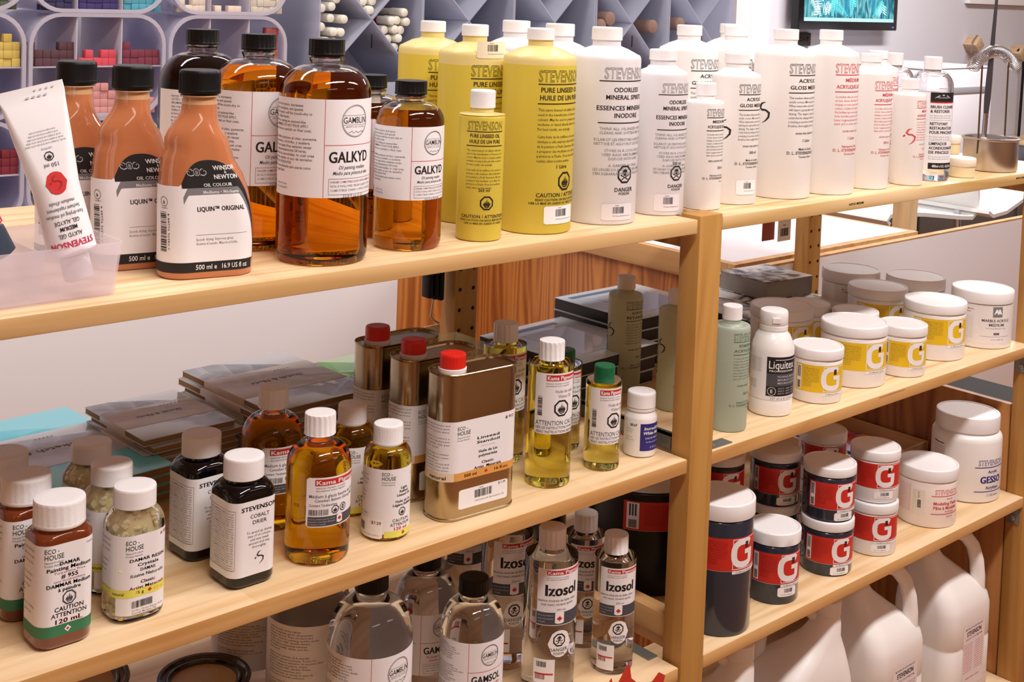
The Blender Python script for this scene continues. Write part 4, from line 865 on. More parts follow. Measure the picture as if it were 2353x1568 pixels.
# ---- orange and yellow oils with the red banner label
def kama(R, H, capr, caph, mat, lz0, lz1, dome, cmat=CAPW, fill=None, kind='glaze', phi=0, rib=16, wl=None):
    t = thing('oil_bottle', '', 'bottle'); zt = H-caph
    if dome: prof = [(R-6, 0), (R-2, 1.2), (R-.4, 4), (R, 8), (R, lz1+4)]+arc(lz1+4, R, zt-7, capr-3.2, 12)[1:]+[(capr-3.4, zt-5), (capr-3.2, zt+4)]
    else: prof = [(R-6, 1), (R-3.5, 0), (R-1.5, .6), (R-.2, 3), (R, 6), (R, lz1+7)]+arc(lz1+7, R, zt-5, capr-1.0, 8)[1:]+[(capr-2.2, zt-3.5), (capr-2.2, zt+4)]
    glass_body(t, prof, mat, fill, 1.3)
    cap_round(t, zt, H, capr, cmat, rib=rib, amp=.9 if rib < 30 else .3, top=1.6)
    a = Art(); k = (lz1-lz0)/52 if kind == 'glaze' else (lz1-lz0)/73; hw = wl or R*1.0
    xl = -hw*.95; xr = hw*1.1; Y = lambda v: lz0+v*k
    if kind == 'glaze':
        a.rect(xl, lz0, xr, lz1, PAPER, 0, rc=2); a.rect(xl+9*k, Y(43.5), xr, Y(50.2), RED, 1); a.text('Kama Pigments', xl+10.5*k, Y(46.8), 4.4*k, WHT, 'l', width=xr-xl-13*k, lay=2, bold=.025)
        a.text('materiel d\'artiste et artisan', xl+10*k, Y(41.2), 1.9*k, GRY, 'l', width=34*k); a.text('specialized artist supplies', xl+10*k, Y(38.4), 1.9*k, GRY, 'l', width=34*k)
        a.text('M\u00e9dium \u00e0 glacis baume du Canada', xl+3*k, Y(32.5), 3.3*k, DGY, 'l', width=xr-xl-5*k); a.text('Canadian Balsam Glazing Medium', xl+9*k, Y(28), 2.8*k, DGY, 'l', width=xr-xl-12*k)
        a.text('Contient T\u00e9r\u00e9benthine', xl+3*k, Y(23), 2.6*k, DGY, 'l', width=30*k)
        a.bars(xl+3*k, Y(12.5), xl+24*k, Y(18.5), BLK, True, 11); a.hazard(xl+31*k, Y(17), 4.6*k, BLK, PAPER, 'flame'); a.hazard(xl+41*k, Y(17.6), 4.6*k, BLK, PAPER, 'skull')
        a.rect(xl+2*k, Y(1.2), xr, Y(11), DGY, 1); a.rect(xl+33*k, Y(2.2), xl+40*k, Y(11.2), PAPER2, 2, rc=1); a.leaf(xl+36.5*k, Y(7), 2.7*k, RED, 3)
        a.para(['Nous ne produisons que des couleurs', 'pigments et mediums fabriques', 'au Quebec Canada'], xl+3*k, Y(8.6), 1.6*k, 2.7*k, LGY, width=28*k, lay=2)
    elif kind == 'walnut':
        a.rect(xl, lz0, xr, lz1, PAPER, 0, rc=2); a.rect(xl+14*k, Y(64), xr, Y(71), RED, 1); a.text('Kama Pigments', xl+15.5*k, Y(67.5), 4.8*k, WHT, 'l', width=xr-xl-17*k, lay=2, bold=.025)
        a.text('materiel d\'artiste et artisan', xl+14*k, Y(61), 1.9*k, GRY, 'l', width=30*k); a.text('specialized artist supplies', xl+14*k, Y(58.2), 1.9*k, GRY, 'l', width=30*k)
        a.text('Huile de noix', xl+38*k, Y(51.5), 3.8*k, GRY, width=25*k); a.text('Walnut Oil', xl+38*k, Y(45.5), 3.8*k, GRY, width=18*k)
        a.bars(xl+4*k, Y(22), xl+10*k, Y(46), BLK, False, 12); a.hazard(xl+34*k, Y(31), 10.5*k, BLK, PAPER, 'flame')
        a.text('ATTENTION CAUTION', xl+2*k, Y(13.5), 5.4*k, DGY, 'l', width=64*k); a.text('LIRE LES INSTRUCTIONS AVANT USAGE', xl+2*k, Y(7.8), 3.0*k, DGY, 'l', width=64*k); a.text('READ INSTRUCTIONS BEFORE USE', xl+3*k, Y(3), 3.0*k, DGY, 'l', width=60*k)
    else:                                                  # mineral spirit label with a black band and round sticker
        a.rect(xl, lz0, xr, lz1, PAPER, 0); a.rect(xl+12*k, Y(65), xr, Y(71), RED, 1); a.text('Kama Pigments', xl+13.5*k, Y(68), 4.2*k, WHT, 'l', width=xr-xl-16*k, lay=2, bold=.025)
        a.text('materiel d\'artiste et artisan', xl+12*k, Y(62), 1.8*k, GRY, 'l', width=30*k); a.text('specialized artist supplies', xl+12*k, Y(59.4), 1.8*k, GRY, 'l', width=30*k)
        a.text('Izosol', xl+11*k, Y(45.5), 14*k, BLK, 'l', width=44*k, bold=.045, res=3)
        a.text('essence min\u00e9rale de faible odeur', xl+1*k, Y(32.5), 3.2*k, DGY, 'l', width=54*k); a.text('non toxic mineral spirits', xl+6*k, Y(27.5), 3.2*k, DGY, 'l', width=44*k); a.text('250 ml', xl+32*k, Y(20.5), 2.6*k, DGY, width=12*k)
        a.rect(xl, Y(1), xr, Y(17), DGY, 1); a.rect(xl+24*k, Y(2.5), xl+36*k, Y(17.8), PAPER2, 2, rc=1.2); a.leaf(xl+30*k, Y(9), 4*k, RED, 3)
        a.para(['Nous ne produisons', 'que des couleurs permanentes', 'a l\'huile'], xl+2*k, Y(13.4), 2.2*k, 4.2*k, LGY, width=20*k, lay=2)
        cy = lz0-24*k; a.disc(xl+32*k, cy, 17.5*k, PAPER2, 0, rx=16*k); a.hazard(xl+31*k, cy+5*k, 8.8*k, BLK, PAPER2, 'skull', 1); a.text('DANGER', xl+30.5*k, cy-7.5*k, 4.2*k, BLK, width=25*k); a.text('POISON', xl+31*k, cy-12.6*k, 3.2*k, BLK, width=14*k)
        a.rect(xl-2*k, lz0-75*k if lz0 > 80 else 6, xl+26*k, lz0-44*k, PAPER2, 0); yb = lz0-75*k if lz0 > 80 else 6; a.bars(xl+2*k, lz0-54*k, xl+15*k, lz0-47*k, BLK, True, 5, 1); a.rect(xl+0*k, lz0-64*k, xl+24*k, lz0-62*k, RED, 1); a.bars(xl+1*k, lz0-70*k, xl+14*k, lz0-64*k, RST, True, 9, 1)
    o = a.build('label', t, wround(R)); o.rotation_euler = (0, 0, phi)
    return t
KG = 'red banner label'
k1 = kama(33.2, 149, 16.4, 22, ORANGE, 41, 92, True, rib=18, fill=118); k1.location = (-.527, .056, S1); k1['label'] = 'round orange glaze bottle in the front row with a bright white ribbed cap'
dup(k1, (-.521, .157, S1), R_(4), 'round orange glaze bottle in shade behind the dark blue-black bottles, tan-looking cap')
w1 = kama(27.4, 172.6, 15.8, 23, PALEOIL, 66, 139, False, kind='walnut', phi=R_(-30), rib=16, wl=27, fill=150); w1.location = (-.198, .057, S1); w1['label'] = 'tall yellow walnut oil bottle with a white fluted cap beside the front tin'
dup(w1, (-.190, .150, S1), R_(4), 'tall walnut oil bottle in the shade right behind the front tin')
w2 = kama(22.6, 128, 13.2, 21, PALEOIL, 34, 104, False, CAPG, kind='walnut', phi=R_(-38), rib=0, wl=22, fill=108); w2.location = (-.109, .053, S1); w2['label'] = 'small yellow walnut oil bottle with a green cap in the front row'
dup(w2, (-.100, .133, S1), R_(2), 'small green-capped oil bottle half hidden behind the tall yellow one')
z1 = kama(26.9, 172.8, 15.8, 23, CLEAR, 76, 138, False, kind='izosol', phi=R_(-34), rib=16, wl=27); z1.location = (-.067, .060, S2); z1['label'] = 'clear quarter-litre spirit bottle at the right end of the lowest visible board, sunlit white cap'
dup(z1, (-.050, .132, S2), 0, 'clear quarter-litre spirit bottle in shadow between two larger ones')
z5 = kama(32.8, 206, 17, 24, CLEAR, 96, 166, False, kind='izosol', phi=R_(-18), rib=16, wl=33); z5.location = (-.172, .070, S2); z5['label'] = 'large clear spirit bottle in front with a round danger sticker'
dup(z5, (-.165, .160, S2), 0, 'large clear spirit bottle in the second row left of the front one')
dup(z5, (-.152, .262, S2), R_(-6), 'large clear spirit bottle in the third row, only its hazard sign edge showing')

# ---- rounded-square bottles
def eco_logo(a, x, y, k, ink=pm('eco_dark_green_ink', (40,62,34), .6)):
    a.text('ECO -', x, y, 4.0*k, ink, 'l', width=13*k, bold=.01); a.text('HOUSE', x, y-5.6*k, 4.6*k, ink, 'l', width=17.5*k, bold=.012)
    a.text('Natural Products', x, y-10.4*k, 1.9*k, GRY, 'l', width=17*k); a.text('Produits Naturels', x, y-13.4*k, 1.9*k, GRY, 'l', width=16.5*k)
SIDE = ['For thinning oil colours and', 'painting mediums. Dries quick', 'and clear. Do not use alone.', '', 'Pour diluer les couleurs a', 'lhuile. Seche rapidement', 'et sans jaunir. Ne pas', 'utiliser seul.', '', 'Keep out of reach of children.', 'Ingredients: damar resin,', 'turpentine.']
def square_bottle(nm, W, D, r, H, capr, caph, mat, lz0, lz1, kind, fill=None, cmat=CAPW, rib=0, cav=False):
    t = thing(nm, '', 'bottle'); zt = H-caph; q = capr*2-3; zs = lz1+3
    rings = [(0, W-8, D-8, r-2), (1.5, W-3, D-3, r), (5, W, D, r), (zs, W, D, r)]
    for i in range(1, 9):
        f = i/8; g = math.cos(math.pi/2*f); h = math.sin(math.pi/2*f); w = q+(W-q)*g; d = q+(D-q)*g
        rings.append((zs+(zt-3-zs)*h, w, d, r+(min(w, d)/2-r)*f))
    rings.append((zt+2, q, q, q/2))
    b = MB().loft(sc(rings), 0, None, 10)
    b.build('body', mat, t, 50)
    cap_round(t, zt, H, capr, cmat, rib=rib, amp=.35, top=1.6, bot=0 if not rib else 3)
    a = Art(); k = (lz1-lz0)/80; wr = wrect(W, D, r); hw = W/2; xl = -W/2+r*.5; P = -W/2-D*.95
    if kind == 'damar':
        a.rect(P, lz0, hw+D*.4, lz1, PAPER, 0, 2); a.rect(P, lz0, hw+D*.4, lz0+10, GRN, 1, 2); g = lz0+10; a.poly([(0, lz0+2), (3, lz0+5), (0, lz0+8), (-3, lz0+5)], PAPER2, 2); a.leaf(0, lz0+5, 1.7, RED, 3)
        eco_logo(a, xl-2, g+67, .95); a.text('Canada', hw-6, g+68, 2, GRY, width=8)
        for s_, z_, h_, w_, c_, b_2 in (('DAMAR', 54.4, 3.0, 18, BLK, .03), ('Painting Medium', 50, 3.2, 40, BLK, .03), ('Turpentine Free', 46.4, 1.8, 28, RST, 0), ('# 955', 42.6, 3.6, 15, RST, .03), ('sans terebenthine', 39, 1.8, 28, RST, 0), ('DAMMAR Medium', 35.4, 3.2, 40, BLK, .03), ('\u00e0 peindre', 31, 3, 20, BLK, .03), ('CAUTION', 13.8, 3.8, 26, DGY, .015), ('ATTENTION', 8.6, 3.8, 32, DGY, .015), ('120 mL', 2.9, 3.9, 24, RED, .035)): a.text(s_, 1, g+z_, h_, c_, width=w_, bold=b_2)
        a.hazard(1, g+22.6, 6.6, DGY, PAPER, 'flame')
    elif kind == 'resin':
        a.rect(xl-10, lz0, hw+D*.3, lz1, PAPER, 0, 2); a.rect(P, lz0+18*k, hw+D*.3, lz0+26*k, YL2, 1, 2); a.rect(P, lz0+26*k, xl-9.9, lz1, PAPER, 0, 2)
        eco_logo(a, xl-1, lz1-7*k, k); a.text('# 950', hw-5, lz1-4*k, 3*k, RST, width=12*k, bold=.02)
        for i, (s_, w_, c) in enumerate((('DAMAR RESIN', 38, BLK), ('Crystals', 22, BLK), ('DAMAR', 16, GRY), ('R\u00e9sine Naturelle', 36, GRY), ('Classic', 15, RST), ('Artist Materials', 38, RST))): a.text(s_, 3, lz1-(25+5.2*i+(2 if i > 3 else 0))*k, 3*k, c, width=w_*k, bold=.03)
        a.text('75 g', -5, lz0+22*k, 3*k, ORG, width=9*k, bold=.03); a.text('2.5 oz', 14, lz0+22*k, 3*k, ORG, width=11*k, bold=.03); a.leaf(5, lz0+22*k, 2.4*k, RED, 2); a.text('natural', xl-8, lz0+22*k, 3.2*k, OLV, width=12*k, bold=.03)
        a.bars(-12, lz0+7*k, 8, lz0+14*k, BLK, True, 5, 2); a.text('Oil Eco House Damar Resin', -12, lz0+4.5*k, 1.9*k, GRY, 'l', width=32); a.text('Crystals Medium 75g', -12, lz0+1.9*k, 1.9*k, GRY, 'l', width=24)
    elif kind == 'cobalt':
        a.rect(P, lz0, hw+D*.4, lz1, PAPER, 0, 1.5); a.text('STEVENSON', 4, lz1-8*k, 4.6*k, BLK, width=40, bold=.035, lay=1); a.text('COBALT', 4, lz1-17*k, 4*k, BLK, width=21); a.text('DRIER', 4, lz1-23.5*k, 4*k, BLK, width=15.5)
        for i, s_ in enumerate(('To speed up drying', 'time of oil colours,', 'add very small', 'amount and mix', 'thoroughly.')): a.text(s_, 4, lz1-(34+4*i)*k, 2.5*k, DGY, width=[28,26,20,23,16][i])
        a.swoosh(5, lz0+17*k, 14*k, BLK)
        x0, x1 = P+4, -hw+4
        for (xa, ya, xb, yb) in ((x0, lz0+8*k, x1, lz0+8.4*k), (x0, lz1-9*k, x1, lz1-8.6*k), (x1-.3, lz0+8*k, x1, lz1-8.6*k)): a.rect(xa, ya, xb, yb, GRY, 1)
        for i in range(24): a.text(['POISON FLAMMABLE KEEP OUT OF', 'reach of children. Use with', 'adequate ventilation. Contains', 'cobalt naphthenate in mineral', 'spirits. Garder hors de la'][i % 5], x0+1.5, lz1-(12+2.6*i)*k, 1.7*k, GRY, 'l', width=(x1-x0)-3.5)
    if kind in ('damar', 'resin'):
        for i, s_ in enumerate(SIDE): a.text(s_, P+2, lz1-(6+5.4*i)*k, 2.2*k, RST if i in (8,) else GRY, 'l', width=min(-hw-P-3+6, max(8, len(s_)*1.15)))
    a.build('label', t, wr)
    return t
d1 = square_bottle('damar_bottle', 51, 44, 13, 128, 22.5, 23, BROWN, 12, 94, 'damar', rib=72); d1.location = (-.802, .052, S1); d1['label'] = 'brown damar medium bottle with a green band, nearest in the bottom left corner'
dup(d1, (-.805, .120, S1), R_(3), 'brown damar medium bottle behind the nearest one, its white cap fully lit')
dup(d1, (-.800, .188, S1), 0, 'brown damar medium bottle in deep shade at the left edge, tan-looking cap')
CRY = pm('damar_jar_glass_yellow', (222,206,150), .1, coat=1)
r1 = square_bottle('resin_jar', 51, 47, 17, 120.5, 19.5, 18, liquid('clear_jar_glass', (0,0,0), 1.18), 8, 82, 'resin'); r1.location = (-.729, .056, S1); r1['label'] = 'square clear jar of pale resin crystals in the front row with a yellow banded label'
MB().loft(sc([(4, 36, 33, 12), (78, 37, 34, 12), (90, 30, 27, 11), (97, 20, 18, 8)]), 0, None, 8).build('resin_fill', pm('damar_fill', (236,222,170), .6), r1)
cb = bmesh.new()
rn2 = random.Random(11)
for i in range(240):                                       # the resin lumps filling the jar
    z = .004+rn2.random()*.094; lim = 1 if z < .078 else max(.35, 1-(z-.078)/.02*.5)
    x = rn2.uniform(-.018, .018)*lim; y = rn2.uniform(-.016, .016)*lim; s = rn2.uniform(.0035, .0055)
    if rn2.random() < .75:                                 # most of the lumps lie against the glass
        if rn2.random() < .5: x = math.copysign(.0185*lim, x)
        else: y = math.copysign(.0165*lim, y)
    bmesh.ops.create_icosphere(cb, subdivisions=1, radius=s, matrix=Matrix.Translation((x, y, z)) @ Matrix.Rotation(rn2.random()*6, 4, (rn2.random(), 1, rn2.random())) @ Matrix.Diagonal((1, rn2.uniform(.6, 1), rn2.uniform(.6, 1), 1)))
me = bpy.data.meshes.new('crystals'); cb.to_mesh(me); cb.free()
o = obj('crystals', me, r1, pm('damar_crystal', (246,234,190), .35, coat=.4)); o['kind'] = 'stuff'
dup(r1, (-.722, .120, S1), R_(3), 'square jar of resin crystals second in its column, cap touching the front cap in view')
dup(r1, (-.713, .186, S1), R_(2), 'square jar of resin crystals in the shade of the upper board')
c1 = square_bottle('drier_bottle', 51, 51, 12, 123.7, 20, 21, BLKLIQ, 12, 86, 'cobalt'); c1.location = (-.615, .056, S1); c1['label'] = 'blue-black drier bottle in front with its whole white label in view'
dup(c1, (-.618, .136, S1), R_(2), 'blue-black drier bottle behind and left of the front one, cap half in shade')
# ---- round light refined oil bottles
def eco_round():
    t = thing('refined_oil_bottle', '', 'bottle'); R = 25.6
    prof = [(R-5, 0), (R-1.5, 1.2), (R, 5), (R, 84)]+arc(84, R, 100, 13.5, 10)[1:]+[(13.5, 104)]
    glass_body(t, prof, GOLDEN, None); cap_round(t, 98, 120.5, 16.2, CAPW, rib=60, amp=.35, top=1.6, bot=4)
    a = Art(); a.rect(-64, 8, 36, 78, PAPER, 0); a.rect(-14, 4, 36, 11, YL2, 1); eco_logo(a, -18, 73, .85); a.text('# 911', 24, 69, 2.6, RST, width=9, bold=.02)
    for i, s_ in enumerate(('Light', 'Refined', 'Linseed Oil', 'Huile de Lin', 'L\u00e9g\u00e8re Raffin\u00e9e')): a.text(s_, 8, 57-3.8*i-(3 if i > 2 else 0), 2.6, BLK, width=[9,12,18,21,27][i], bold=.03)
    a.hazard(6, 31, 4.8, BLK, PAPER, 'flame'); a.text('CAUTION', 5, 22.4, 3.2, BLK, width=21, bold=.01); a.text('ATTENTION', 5, 17.8, 3.2, BLK, width=26, bold=.01); a.text('120 ml', 5, 13.4, 3.2, RED, width=17, bold=.035); a.leaf(8, 8, 2.4, RED, 3)
    for i in range(12): a.text(SIDE[i] or ' ', -60, 70-4.6*i, 1.9, GRY, 'l', width=max(8, len(SIDE[i])*.9) if SIDE[i] else None)
    a.rect(-58, 3, -16, 24, PAPER2, 2, rc=1.5); a.text('$7.29', -17.5, 20, 3, RST, 'r', width=11, bold=.02, lay=3); a.bars(-50, 9, -38, 18, BLK, True, 4, 3); a.text('Light Refined Eco 120ml', -48, 6.5, 1.6, GRY, 'l', width=28, lay=3)
    a.build('label', t, wround(R)); return t
e1 = eco_round(); e1.location = (-.440, .055, S1); e1.rotation_euler = (0, 0, R_(-8)); e1['label'] = 'small golden linseed oil bottle with a ribbed white cap left of the front tin'
dup(e1, (-.434, .131, S1), R_(-4), 'small golden linseed oil bottle behind its twin, cap dusted with shadow')
# ---- flat metal tins with red caps
def tin():
    t = thing('oil_tin', '', 'tin'); W, D, H, r = 108, 50, 165, 21
    MB().loft(sc([(0, W, D, r), (1.2, W+1.4, D+1.4, r+.7), (2.4, W+1.4, D+1.4, r+.7), (3.2, W-.6, D-.6, r-.3), (4.2, W, D, r), (H-4.2, W, D, r), (H-3.2, W-.6, D-.6, r-.3), (H-2.2, W+1.4, D+1.4, r+.7), (H-.6, W+1.6, D+1.6, r+.8), (H, W+.6, D+.6, r+.3), (H-.6, W-1, D-1, r-.5), (H-3, W-1.6, D-1.6, r-.8)]), 0, None, 14).build('body', TIN, t, 40)
    MB().lathe(sc([(15.5, H-3), (16, H-1), (16, H+1.6), (14, H+2.4)]), 40, T=Matrix.Translation((-.029, 0, 0))).build('spout_ring', pm('translucent_spout', (236,226,226), .4), t)
    c = cap_round(t, H+2.2, H+18, 15, CAPR, rib=24, amp=.3, top=2.2); c.location = (-.029, 0, 0)
    a = Art(); wr = wrect(W, D, r); a.rect(-96, 45, 52, 112, PAPER, 0, 1.5); a.rect(-96, 45, 52, 54, ORG, 1, 1.5); a.rect(-96, 45.0, -40, 54, pm('cream_band_ink', (232,210,180), .5), 2, 1.5)
    eco_logo(a, -37, 104, 1.0); a.text('# 912', 36, 106, 3.4, RST, width=13, bold=.03)
    for i, (s_, w_, c_, g) in enumerate((('Linseed', 31, BLK, 0), ('Standoil', 32, BLK, 0), ('without solvents', 20, LGY, 0), ('Huile de Lin', 26, BLK, 1), ('polymeris\u00e9e', 26, BLK, 1), ('Classic', 17, RST, 4), ('Artist  Materials', 38, RST, 4))): a.text(s_, 6, 89-4.9*i-g, 2.9 if i != 2 else 1.6, c_, width=w_, bold=.035 if i != 2 else 0)
    a.text('500 ml', -18, 49.5, 3.2, RST, width=17, bold=.02, lay=2); a.text('16 fl.oz.', 26, 49.5, 3.2, RED, width=20, bold=.02, lay=2); a.leaf(4, 49.5, 2.6, RED, 2); a.text('natural', -60, 49.2, 3.6, BLK, width=22, bold=.03, lay=3)
    for i in range(15): a.text((SIDE+SIDE)[i] or ' ', -88, 108-3.6*i, 1.7, DGY, 'l', width=42 if SIDE[i % 12] and i % 4 != 3 else (30 if SIDE[i % 12] else None))
    a.sticker(-33, 12, 36, 34, PAPER2, BLK, 0, 6, '$11.99'); a.build('label', t, wr); return t
t1 = tin(); t1.location = (-.325, .053, S1); t1.rotation_euler = (0, 0, R_(-3)); t1['label'] = 'flat tinplate can of stand oil with a bright red cap, front row'
dup(t1, (-.326, .124, S1), R_(-2), 'flat tinplate oil can second in its row, red cap in shade')
dup(t1, (-.326, .195, S1), R_(-2), 'flat tinplate oil can third in its row, nearest the green pad')
# ---- small white pill-style bottle
t = thing('mask_bottle', 'small white bottle with a navy label beside the middle upright', 'bottle', (-.036, .055, S1), R_(-15)); R = 21.2
MB().lathe(sc([(R-2.5,0),(R-.5,1),(R,3),(R,48),(R-.6,51),(R-3.5,55),(17,57),(17,59)]), 56).build('body', JARW, t)
MB().lathe(sc([(17.4,57.5),(18.2,58),(18.2,61),(17.4,61.5)]), 48).build('neck_ring', CAPW, t); cap_round(t, 62, 81.5, 18.6, CAPW, rib=60, amp=.3, top=2.2)
a = Art(); a.rect(-12, 9, 26, 44, BLU, 0); a.text('Incredible', 6, 38, 4, WHT, width=26, bold=.02, shear=.2); a.text('White Mask', 6, 32, 4, WHT, width=29, bold=.02, shear=.2); a.text('LIQUID FRISKET', 7, 25.5, 2.3, WHT, width=24); a.text('for fine art and crafts', 7, 20.5, 1.6, WHT, width=22); a.text('2 fl oz', 8, 13.5, 2.6, LGY, width=13)
a.text('$8.69', -21, 42, 3, DGY, width=9, bold=.02); a.para(['Repels water,', 'paint & ink.', '', 'Shake well', 'Made in USA'], -32, 36, 1.5, 3.4, GRY); a.build('label', t, wround(R))
# ================================================================== the rest of the top boards
def cleaner(flip=0):
    t = thing('brush_cleaner_bottle', '', 'bottle'); R = 34
    prof = [(R-7, 0), (R-2, 1.5), (R-.4, 5), (R, 9), (R, 150)]+arc(150, R, 176, 13, 12)[1:]+[(13, 184)]
    glass_body(t, prof, CLEAR, 140); cap_round(t, 178, 199, 14.6, CAPW, rib=60, amp=.25, top=1.4)
    a = Art(); a.rect(-26, 20, 42, 143, PAPER, 0); a.rect(-7, 128, 42, 143, BLK, 1); a.rect(-7, 126, 42, 128, RED, 1)
    a.stroke([(0, 134), (6, 137.5), (14, 139), (22, 137.5), (28, 134)], [.6,1.6,2,1.6,.6], LGY, 2); a.text('Winsor & Newton', 14, 135, 1.9, WHT, width=20, lay=2)
    for i, (s_, z, h) in enumerate((('BRUSH CLEANER', 120, 4.6), ('& RESTORER', 113, 4.6), ('NETTOYANT', 93, 4.6), ('RESTAURATEUR', 86, 4.6), ('POUR PINCEAUX', 79, 4.6), ('LIMPIADOR', 61, 4.6), ('ACONDICIONADOR', 54, 4.6), ('DE PINCELES', 47, 4.6))): a.text(s_, -6, z, h, BLK, 'l', width=len(s_)*3.45, bold=.03)
    for z in (106, 102.5, 72, 68.5, 40, 36.5): a.text('For dried acrylic & oil colour', -6, z, 1.9, GRY, 'l', width=38)
    for z in (98.5, 65.5): a.rect(-6, z, 38, z+.3, GRY, 1)
    a.rect(-6, 20, 42, 30, BLK, 1); a.text('480ml e U.S. 16.2 fl oz', 0, 25, 4, WHT, 'l', width=38, bold=.02, lay=2)
    for i in range(14): a.text('Directions for use shake', -25, 126-6.4*i, 1.7, LGY, 'l', width=13)
    a.build('label', t, wround(R)); return t
b1 = cleaner(); b1.location = (.630, .052, S0); b1.rotation_euler = (0, 0, R_(-50)); b1['label'] = 'clear brush cleaner bottle with a white trilingual label near the right end'
dup(b1, (.674, .150, S0), 0, 'clear bottle almost hidden behind the labelled brush cleaner bottle')
JC = pm('cream_pot_wax', (232,212,170), .45); JCL = pm('cream_pot_lid', (240,226,206), .45)
def cream_pot(R, H):
    t = thing('cream_pot', '', 'pot'); MB().lathe(sc([(R-3, 0), (R-1.6, .8), (R-1.6, H*.58), (R-2.6, H*.6)]), 40).build('body', JC, t)
    MB().lathe(sc([(R-.8, H*.56), (R, H*.6), (R, H-2), (R-.8, H-.6), (R-1.8, H), (R-4, H-.3), (.4, H-.3)]), 48).build('lid', JCL, t); return t
cp = cream_pot(23, 32); cp.location = (.711, .037, S0); cp['label'] = 'low cream pot with a wider lid in front of the aluminium brush washer'
c2 = cream_pot(18.5, 31); c2.location = (.748, .082, S0); c2['label'] = 'lower of two stacked narrow cream pots behind the low one'
dup(c2, (.7475, .0815, S0+.0316), 0, 'upper of two stacked narrow cream pots beside the brush cleaner bottle')
t = thing('brush_washer', 'aluminium brush washer cup with a curved spring holder above it', 'brush washer', (.848, .060, S0))
R = 46; MB().lathe(sc([(R-4, 0), (R-1, .8), (R, 3), (R, 52), (R+2.4, 54), (R+2.6, 56), (R+.6, 57), (R-1.4, 55.5), (R-1.6, 53), (R-1.8, 4), (.5, 3.5)]), 72).build('cup', ALU, t, 40)
for sx in (-1, 1):
    MB().tube(sc([(sx*45.5, 0, 30), (sx*46.5, -1, 54), (sx*46, -1, 150), (sx*46, -1, 186)]), .0016, 10).build('spring_post', pm('dark_steel_wire', (110,96,80), .35, metal=.8), t)
pts = []
for i in range(38*14+1):                                   # one coil spring bent into an arch
    u = i/(38*14); th = math.radians(112)*(u-.5); cx = 88*math.sin(th)-5; cz = 140+66*math.cos(th); ph = 2*math.pi*38*u; rr = 10.5
    tx, tz = math.cos(th), -math.sin(th); nx, nz = math.sin(th), math.cos(th)
    pts.append((cx+nx*rr*math.cos(ph), rr*math.sin(ph)-1, cz+nz*rr*math.cos(ph)))
MB().tube(sc(pts), .00075, 5).build('spring', STEEL, t, 60)
MB().tube(sc([(-45, -2, 50), (0, -6, 49), (45, -2, 50)]), .0012, 6).build('strainer_wire', STEEL, t)
t = thing('paint_brush', 'long dark-handled paint brush hanging tip down through the spring', 'brush', (.848, .060, S0))
MB().lathe(sc([(2.0, 318), (2.4, 312), (3.4, 240), (5.2, 160), (5.6, 125), (4.2, 98)]), 20, T=Matrix.Translation((-.03, .0, 0)) @ Matrix.Rotation(R_(4.5), 4, 'Y')).build('handle', pm('dark_grey_lacquer', (62,58,62), .3), t)
MB().lathe(sc([(4.2, 99), (4.5, 92), (4.0, 90), (4.4, 86), (4.2, 62), (5.0, 58)]), 20, T=Matrix.Translation((-.03, .0, 0)) @ Matrix.Rotation(R_(4.5), 4, 'Y')).build('ferrule', STEEL, t)
MB().lathe(sc([(4.6, 59), (5.2, 50), (4, 40), (1, 30)]), 20, T=Matrix.Translation((-.03, .0, 0)) @ Matrix.Rotation(R_(4.5), 4, 'Y')).build('bristles', pm('pale_bristles', (226,224,224), .7), t)

# ---- frosted bin with two tubes standing cap down
t = thing('frosted_bin', 'frosted translucent bin with a middle divider at the left end of the top board', 'bin', (-.842, .082, S0+.0004))
FR2 = milky('frosted_polypropylene', (246,240,244), .5, .4, see=.66)
def open_box(w, d, h, th, r=8, taper=.94):
    b = MB(); o_ = [(0, w*taper, d*taper, r), (h, w, d, r)]
    b.loft(sc([(0, w*taper, d*taper, r), (h-1, w, d, r), (h, w-.6, d-.6, r), (h, w-2*th, d-2*th, r-th), (h-1, w-2*th-.2, d-2*th-.2, r-th), (th, w*taper-2*th, d*taper-2*th, r-th)]), 0, None, 8)
    return b
open_box(165, 120, 47, 1.6, 9).build('body', FR2, t); MB().box(.0105, .0125, -.053, .053, .002, .043).build('divider', FR2, t)
# the tubes
def tube(W, H, inkfn, capm, capr, caph, nm='paint_tube'):
    t = thing(nm, '', 'tube')
    MB().loft(sc([(0, 22, 22, 11), (1, 30, 30, 15), (4, W*.74, W*.74, W*.32), (10, W*.74, W*.74, W*.32), (H*.4, W*.72, W*.5, W*.25), (H*.7, W*.88, W*.28, W*.139), (H*.9, W*.97, W*.1, W*.05), (H-9, W, 2.2, 1.0), (H, W, 2.0, .9)]), 0, None, 12).build('body', pm('white_tube_laminate', (242,238,240), .35), t)
    MB().lathe(sc([(capr-2, -caph), (capr, -caph+1), (capr, -.4), (capr-1, 0)]), 40).build('cap', capm, t)
    sec = [(4, W*.74, W*.74, W*.32), (10, W*.74, W*.74, W*.32), (H*.4, W*.72, W*.5, W*.25), (H*.7, W*.88, W*.28, W*.139), (H*.9, W*.97, W*.1, W*.05), (H, W, 2.0, .9)]
    def wr(u, y, o):
        for r0, r1 in zip(sec, sec[1:]):
            if y <= r1[0] or r1 is sec[-1]:
                f = max(0, min(1, (y-r0[0])/(r1[0]-r0[0]))); q = [a_+(b_-a_)*f for a_, b_ in zip(r0, r1)]; break
        x, yy, z = wrect(q[1], q[2], min(q[3], q[2]/2-.001))(u, 0, o+.2); return (x, yy, y)
    a = Art(); inkfn(a); a.build('label', t, wr); return t
FG = pm('dark_slate_cap', (52,64,80), .4)
